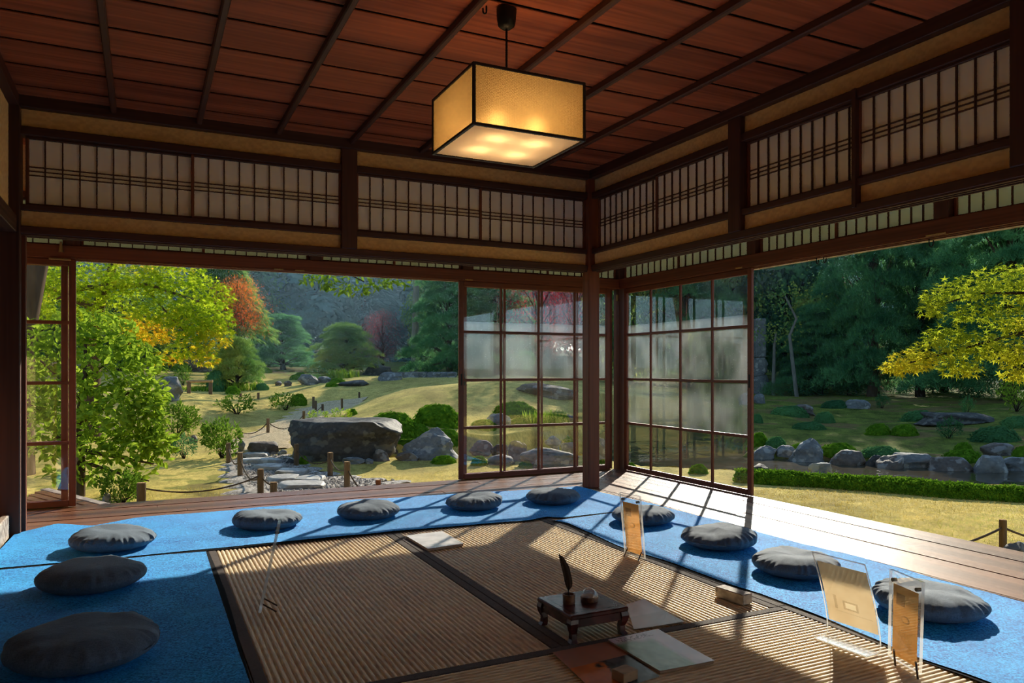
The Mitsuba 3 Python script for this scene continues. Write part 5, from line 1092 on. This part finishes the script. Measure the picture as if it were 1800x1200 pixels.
for i, (cx, cy, w, lab) in enumerate(((200, 963, 139, 'grey round floor cushion nearest the left post on the back rug'), (162, 1032, 175, 'grey round floor cushion on the left rug with a sunlit top'), (148, 1160, 244, 'large looking grey floor cushion at the lower left corner of the floor'),
                                     (470, 927, 118, 'grey floor cushion on the back rug behind the edge-on sign stand'), (648, 910, 109, 'grey floor cushion in the middle of the back rug'), (833, 894, 100, 'grey floor cushion on the back rug, second from the corner post'), (972, 884, 95, 'grey floor cushion right in front of the corner post'),
                                     (1130, 919, 109, 'grey floor cushion behind the narrow orange sign stand'), (1263, 960, 131, 'grey floor cushion on the right rug beside the white floor glare'), (1398, 1008, 148, 'grey floor cushion partly hidden by the large curved sign stand'), (1634, 1078, 184, 'grey floor cushion nearest on the sunny right rug'))):
    p = at(cx, cy); d = depth(p[0], p[1]); R = w * d / F / 2
    say(put('floor_cushion', move(rot(cushion(R, R * .50, 200 + i), i * 67), [p[0], p[1], .012]), 'mat_cushion', smooth=True), lab, 'cushion', 'round floor cushions on the rugs')

# ------------------------------------------------------------------ small table and what stands on it
TZ = .0975
tl, tf, tr_, tb = at(941, 1051, TZ), at(1007, 1081, TZ), at(1113, 1066, TZ), at(1033, 1034.5, TZ)
ctr = (tl + tf + tr_ + tb) / 4; ex = ((tr_ - tf) + (tb - tl)) / 2; ey = ((tb - tr_) + (tl - tf)) / 2
HX, HYY = np.linalg.norm(ex) / 2, np.linalg.norm(ey) / 2; TYAW = math.degrees(math.atan2(ex[1], ex[0]))
tw = lambda m: move(rot(m, TYAW), [ctr[0], ctr[1], 0])
tab = thing('low_table', 'small low dark red lacquered table with curved legs on the straw mat', 'table')
put('top', tw(box(-HX, HX, -HYY, HYY, TZ - .016, TZ, .006)), 'mat_lacquer', tab)
for a, b, c, d in ((-HX * .8, HX * .8, -HYY * .8, -HYY * .8 + .003), (-HX * .8, HX * .8, HYY * .8 - .003, HYY * .8), (-HX * .8, -HX * .8 + .003, -HYY * .8, HYY * .8), (HX * .8 - .003, HX * .8, -HYY * .8, HYY * .8)):
    put('inlay_line', tw(box(a, b, c, d, TZ - .001, TZ + .0004, .0001)), 'mat_black_inlay', tab)
for s in (-1, 1):
    put('apron', tw(box(-HX * .93, HX * .93, s * HYY * .9 - .006, s * HYY * .9 + .006, TZ - .046, TZ - .015, .003)), 'mat_lacquer', tab)
    put('apron', tw(box(s * HX * .9 - .006, s * HX * .9 + .006, -HYY * .93, HYY * .93, TZ - .046, TZ - .015, .003)), 'mat_lacquer', tab)
    for q in (-1, 1):
        z = np.array([TZ - .016, TZ - .03, TZ - .05, .03, .012, 0]); ww = np.array([.014, .015, .0125, .010, .0105, .013]); off = np.array([0, .003, .002, -.003, -.002, .002])
        P = np.array([[[s * (HX * .86 + o) + w * a, q * (HYY * .86 + o) + w * b, zz] for a, b in ((-1, -1), (1, -1), (1, 1), (-1, 1), (-1, -1))] for zz, w, o in zip(z, ww, off)])
        m = grid(P)
        if m.face_normals[0] @ (m.triangles_center[0] - m.vertices.mean(0)) < 0: m.invert()
        put('leg', tw(m), 'mat_lacquer', tab)
mat('mat_pot', base_color=mottled(lin('#4a2c1c'), lin('#7d5231'), 60), roughness=.5)
mat('mat_feather', base_color=grain(lin('#2b241f'), lin('#5b4a3d'), 2, 200, 10), roughness=.8, specular=.2)
p = at(1000, 1060, TZ); k = put('brush_pot', move(lathe([(1e-4, 0), (.021, 0), (.0225, .004), (.021, .018), (.0225, .03), (.0225, .034), (.018, .034), (.017, .02), (1e-4, .018)], 24), p), 'mat_pot', smooth=35); say(k, 'small brown round wooden pot holding the quill on the low table', 'pot')
qt = thing('quill', 'dark curved feather quill standing upright in the brown pot', 'quill')
s = np.linspace(0, 1, 16); lean = np.r_[RT * -.036, 0]; dd = depth(p[0], p[1]); sp_ = p + [0, 0, .012] + np.outer(s, [0, 0, .165]) + np.outer(s ** 1.8, lean)
put('shaft', tube(sp_, np.linspace(.0022, .0006, 16), 6), 'mat_feather', qt, smooth=True)
wd = np.interp(s, [0, .22, .25, .35, .7, .92, 1], [.001, .001, .012, .0165, .0165, .009, .0005]); side = np.r_[RT, 0]
for q, f_ in ((1, 1.15), (-1, .55)):
    e = sp_ + side * (wd * f_ * q)[:, None] + np.outer(wd, [0, 0, .35]); mid = (sp_ + e) / 2 + np.r_[FW, 0] * -.003
    g = grid(np.stack([sp_, mid, e], 1)); put('vane', tm(np.vstack([g.vertices, g.vertices + np.r_[FW, 0] * .0012]), np.vstack([g.faces, g.faces[:, ::-1] + len(g.vertices)])), 'mat_feather', qt, smooth=False)
p = at(1036, 1056, TZ); pw = thing('dome_paperweight', 'round brown paperweight under a clear glass dome on the low table', 'paperweight')
put('base', move(lathe([(1e-4, 0), (.030, 0), (.032, .003), (.032, .016), (.030, .019), (.015, .021), (1e-4, .0215)], 28), p), 'mat_pot', pw, smooth=35)
dm = [(.0305, .0)] + [(.0305 * math.cos(a), .03 * math.sin(a)) for a in np.linspace(.02, 1.57, 10)]; dm[-1] = (1e-4, .03)
put('dome', move(lathe(dm, 28), p + [0, 0, .018]), 'mat_acrylic', pw, smooth=True)

# ------------------------------------------------------------------ papers and books
def quad(pts, z):
    v = np.array([at(px, py, z) for px, py in pts]); return v
def printed(name, fn, rough=.3):
    return mat(name, base_color=mikit.proc(fn), roughness=rough, specular=.5)
def cover_pale(p, n, uv):
    a = mikit.fbm(uv.x * 4, uv.y * 5, 3., 3); c = mikit.mix(lin('#e6dfda'), lin('#c3bcb8'), a); g = mikit.smoothstep(.45, .7, uv.y) * mikit.smoothstep(.4, .65, mikit.fbm(uv.x * 3 + 2, uv.y * 6, 1., 2)); return c * (1 - .5 * g) + mi.Color3f(lin('#9aa08f')) * .5 * g
def cover_green(p, n, uv):
    c = mikit.mix(lin('#b9aab0'), lin('#d8ccd0'), mikit.fbm(uv.x * 3, uv.y * 3, 1., 3)); g = mikit.smoothstep(.25, .42, uv.y + .25 * mikit.noise(uv.x * 4, uv.y * 2)) * mikit.smoothstep(.72, .6, uv.x)
    c = c * (1 - g) + mikit.mix(lin('#4f7a52'), lin('#9fb79a'), mikit.fbm(uv.x * 7, uv.y * 7, 4., 3)) * g
    t = mikit.smoothstep(.06, .05, dr.abs(uv.y - .09)) * mikit.smoothstep(.1, .12, uv.x) * mikit.smoothstep(.8, .78, uv.x) * mikit.smoothstep(.5, .6, mikit.noise(uv.x * 46, uv.y * 60)); return c * (1 - .6 * t) + mi.Color3f(lin('#4a4040')) * .6 * t
def photo_print(p, n, uv):
    u = uv.x; v = uv.y; top = mikit.mix(lin('#9a6a52'), lin('#a8765e'), mikit.fbm(u * 5, v * 5, 2., 3)); a = mikit.fbm(u * 9, v * 9, 6., 4)
    dk = mikit.mix(lin('#141518'), lin('#4b4a4f'), mikit.smoothstep(.45, .75, a)); og = mikit.mix(lin('#b0501c'), lin('#d77a2e'), a)
    e = mikit.smoothstep(.36, .44, u + .35 * (mikit.fbm(u * 6, v * 10, 9., 3) - .5) - .12 * v); pic = og * (1 - e) + dk * e
    t = mikit.smoothstep(.4, .42, v); return top * (1 - t) + pic * t
def sheet_print(p, n, uv):
    c = mikit.mix(lin('#b0a09c'), lin('#c9bab4'), mikit.fbm(uv.x * 3, uv.y * 3, 1., 3)); g = mikit.smoothstep(.5, .56, uv.y) * .3; return c * (1 - g) + mikit.mix(lin('#a08a7c'), lin('#8f9a8a'), mikit.noise(uv.x * 4, uv.y * 4)) * g
printed('mat_cover_pale', cover_pale); printed('mat_cover_green', cover_green, .22); printed('mat_photo', photo_print, .25); printed('mat_sheet', sheet_print, .3)
mat('mat_pages', base_color=lin('#a98f78'), roughness=.9)
def booklet(pts, th, cover, label, cat, name, curl=0., z0=.001):
    """Corners in the picture: back left, back right, front right, front left, at the height of the top."""
    v = quad(pts, th); t = thing(name, label, cat); c = v.mean(0)
    put('pages', prism((c + (v - c) * .985)[:, :2], z0, th - .0012), 'mat_pages', t)
    n = 9; u = np.linspace(0, 1, n); U, V = np.meshgrid(u, u, indexing='ij'); P = v[0] * ((1 - U) * (1 - V))[..., None] + v[1] * (U * (1 - V))[..., None] + v[2] * (U * V)[..., None] + v[3] * ((1 - U) * V)[..., None]
    P[..., 2] = th + curl * (U ** 2 * .6 + (V - .5) ** 2 * .8); g = grid(P)
    uv = np.stack([U.ravel(), V.ravel()], 1)
    if g.face_normals[:, 2].mean() < 0: g.invert()
    put('cover', g, cover, t, smooth=True, uv=uv); return t
booklet([(713, 941), (777, 933), (815, 955), (752, 964)], .014, 'mat_cover_pale', 'pale covered magazine lying in the sun on the border of the two mats', 'magazine', 'magazine')
booklet([(1101, 1062), (1132, 1054), (1203, 1094), (1114, 1106)], .004, 'mat_sheet', 'greyish booklet lying behind the right leg of the low table', 'booklet', 'booklet', .006)
booklet([(1068, 1124), (1156, 1106), (1256, 1162), (1160, 1179)], .010, 'mat_cover_green', 'glossy picture book with green and white cover in front of the low table', 'book', 'picture_book', .004)
booklet([(971, 1146), (1072, 1126), (1160, 1188), (1052, 1222)], .004, 'mat_photo', 'dark orange photo album page lying at the bottom edge beside the picture book', 'photo book', 'photo_book', .0)
mat('mat_tan_block', base_color=mottled(lin('#8a6f52'), lin('#a88a68'), 40), roughness=.7)
c = at(1098, 1176, .034); k = put('paper_block', move(rot(boxed(.062, .052, .030, .002), 12), [c[0], c[1], .0195 + .0005]), 'mat_tan_block'); say(k, 'small tan wooden block used as a paperweight on the photo book', 'block')
a, b = at(1271, 1026, .042), at(1322, 1042, .042); c = (a + b) / 2; an = math.degrees(math.atan2(b[1] - a[1], b[0] - a[0]))
k = put('wooden_block', move(rot(boxed(np.linalg.norm(b - a) * .97, .055, .042, .003), an), [c[0] - .03, c[1] - .01, .0225]), 'mat_silver_wood'); say(k, 'oblong wooden block on the mat at the edge of the right rug', 'block')

# ------------------------------------------------------------------ acrylic sign stands
scene['mat_edge'] = {'type': 'blendbsdf', 'weight': .45, 'a': {'type': 'thindielectric', 'int_ior': 1.49}, 'b': {'type': 'principledthin', 'base_color': rgb([.80, .80, .76]), 'roughness': .3, 'diff_trans': 1.2}}
def strip_print(p, n, uv):
    f = mikit.fbm(uv.x * 4, uv.y * 9, 1., 3); c = mikit.mix(lin('#b87a38'), lin('#cf9450'), f)
    pic = mikit.smoothstep(.12, .14, uv.x) * mikit.smoothstep(.5, .48, uv.x) * mikit.smoothstep(.72, .74, uv.y) * mikit.smoothstep(.9, .88, uv.y)
    tx = mikit.smoothstep(.35, .45, mikit.noise(uv.x * 34, dr.floor(uv.y * 60) * 1.7)) * mikit.smoothstep(.25, .4, dr.abs(uv.y * 60 - dr.floor(uv.y * 60) - .5)) * mikit.smoothstep(.2, .24, uv.x) * mikit.smoothstep(.82, .78, uv.x) * mikit.smoothstep(.1, .12, uv.y) * mikit.smoothstep(.42, .4, uv.y)
    r_ = dr.sqrt(dr.square((uv.x - .5) / .2) + dr.square((uv.y - .56) / .06)); ring = mikit.smoothstep(.25, .1, dr.abs(r_ - .75)) * mikit.smoothstep(-.2, .2, uv.x - .42)
    k = dr.clip(.6 * pic + .55 * tx + .5 * ring, 0, .8); return c * (1 - k) + mi.Color3f(lin('#4a3020')) * k
scene['mat_strip'] = {'type': 'principledthin', 'base_color': mikit.proc(strip_print), 'roughness': .8, 'diff_trans': 1.0}
def big_print(p, n, uv):
    c = mikit.mix(lin('#cdb184'), lin('#dcc59c'), mikit.fbm(uv.x * 3, uv.y * 4, 1., 3)); bx = lambda a, b, c_, d: mikit.smoothstep(a - .006, a, uv.x) * mikit.smoothstep(b + .006, b, uv.x) * mikit.smoothstep(c_ - .006, c_, uv.y) * mikit.smoothstep(d + .006, d, uv.y)
    fr = bx(.36, .66, .26, .40) - bx(.40, .62, .285, .375); br = bx(.18, .23, .24, .46); ln = bx(.2, .92, .2, .206)
    k = dr.clip(.35 * fr + .4 * br + .2 * ln, 0, .6); c = c * (1 - k) + mi.Color3f(lin('#8a6a3c')) * k; h = bx(.41, .61, .29, .37) * .5; return c * (1 - h) + mi.Color3f(lin('#efe0b8')) * h
scene['mat_big_print'] = {'type': 'principledthin', 'base_color': mikit.proc(big_print), 'roughness': .8, 'diff_trans': .9}
def sheet(Ps, th, m, parent, name, uv=True, nrm=None):
    """A bent sheet from rows of points (n, 2, 3), with thickness."""
    n = len(Ps); v = Ps.reshape(-1, 3); g = grid(Ps); s = np.linspace(1, 0, n); tex = np.stack([np.tile([0, 1], n), 1 - np.repeat(s, 2)], 1)
    return put(name, g, m, parent, uv=tex) if uv else put(name, g, m, parent)
def sign_stand(bl, br, hgt, lean, label, front=1):
    t = thing('sign_stand', label, 'sign stand', 'clear acrylic sign stands'); a, b = np.asarray(bl, float), np.asarray(br, float); e = (b - a) / np.linalg.norm(b - a); L = np.r_[lean, 0.]
    row = lambda z, i0, i1, o=0.: np.array([a + e * i0, a + e * i1]) + (L * z / hgt + [0, 0, z]) + nv * o; W = np.linalg.norm(b - a); nv = np.cross(e, [0, 0, 1]); nv = nv * (1 if nv @ L > 0 else -1); zs = np.linspace(.004, hgt, 2)
    for o in (-.0055, .0055): sheet(np.array([row(z, 0, W, o) for z in zs]), 0, 'mat_acrylic', t, 'acrylic_panel', False)
    sheet(np.array([row(z, W * .1, W * .88) for z in np.linspace(hgt * .06, hgt * .86, 8)]), 0, 'mat_strip', t, 'printed_strip')
    for i0 in (0, W): put('panel_edge', tm([row(.004, i0, i0, -.0055)[0], row(.004, i0, i0, .0055)[0], row(hgt, i0, i0, .0055)[0], row(hgt, i0, i0, -.0055)[0]], [[0, 1, 2], [0, 2, 3]]), 'mat_edge', t)
    for z in (.004, hgt): put('panel_edge', tm([row(z, 0, 0, -.0055)[0], row(z, W, W, -.0055)[0], row(z, W, W, .0055)[0], row(z, 0, 0, .0055)[0]], [[0, 1, 2], [0, 2, 3]]), 'mat_edge', t)
    for q in (.12, .86): c = row(hgt * .90, W * q, W * q)[0]; put('bolt', tube([c - nv * .008, c + nv * .008], .006, 10), 'mat_metal', t)
    for q in (.15, .85): c = row(.035, W * q, W * q)[0]; f_ = a + e * W * q + L / np.linalg.norm(L) * .065; put('leg', tube([c, [f_[0], f_[1], .004]], .0032, 8), 'mat_metal', t)
sign_stand(at(1099, 973), at(1134, 984), .325, -.080 * np.array([.8, .6]), 'narrow clear acrylic sign stand with an orange strip before the right rug')
a0 = at(456, 1079); ray = np.r_[(a0[:2] - [CX, CY]) / np.linalg.norm(a0[:2] - [CX, CY]), 0]; ray = np.r_[ray[:2] + RT * .06, 0]
sign_stand(a0, a0 + ray / np.linalg.norm(ray) * .11, .345, RT * .075, 'clear acrylic sign stand seen edge-on on the left straw mat')
sign_stand(at(1563, 1154), at(1618, 1186), .305, -.075 * np.array([.75, .66]), 'narrow clear acrylic sign stand with brown print, right of the curved stand')
bs = thing('curved_sign_stand', 'large curved clear acrylic sign holder with a tan sheet at the lower right', 'sign stand')
a, b = at(1456, 1116), at(1549, 1149); e = (b - a) / np.linalg.norm(b - a); nv = np.array([-abs(e[1]), -abs(e[0]), 0]); nv /= np.linalg.norm(nv); W = np.linalg.norm(b - a)
prof = [(.075, .004), (.04, .004), (.012, .006), (.002, .018)] + [(.012 + .085 * ((z - .02) / .29) ** 1.5 - .01, z) for z in np.linspace(.03, .305, 10)]
prof = np.array([(o, z) for o, z in prof]); rows = np.array([[a + nv * o + [0, 0, z], b + nv * o + [0, 0, z]] for o, z in prof])
put('acrylic_sheet', tm(grid(rows).vertices, grid(rows).faces), 'mat_acrylic', bs, smooth=True)
pp = np.array([[a + e * .006 + nv * (o - .003) + [0, 0, z], b - e * .006 + nv * (o - .003) + [0, 0, z]] for o, z in prof[5:-1]]); sheet(pp, 0, 'mat_big_print', bs, 'printed_sheet')
put('foot_plate', tm(np.array([rows[0, 0] + e * .01, rows[0, 1] - e * .02, rows[2, 1], rows[2, 0]]) - [0, 0, .001], [[0, 1, 2], [0, 2, 3]]), 'mat_edge', bs)
for j in (0, 1): put('sheet_edge', tube(rows[:, j], .0022, 6), 'mat_edge', bs)
for j in (0, -1): put('sheet_edge', tube(rows[j], .0022, 6), 'mat_edge', bs)

# ------------------------------------------------------------------ morning haze hanging among the trees
hz_ = boxed(110, 70, 22, 0.001); hz_ = placed(hz_, [CX + FW[0] * 55 + RT[0] * 4, CY + FW[1] * 55 + RT[1] * 4, 8], VIEWROT)
say(put('haze', {**mikit.ply(hz_, None), 'bsdf': {'type': 'null'}, 'interior': {'type': 'homogeneous', 'albedo': rgb([.48, .76, 1.0]), 'sigma_t': HAZE, 'phase': {'type': 'hg', 'g': .55}}}, None), 'thin bluish morning haze among the trees', 'haze', kind='stuff')
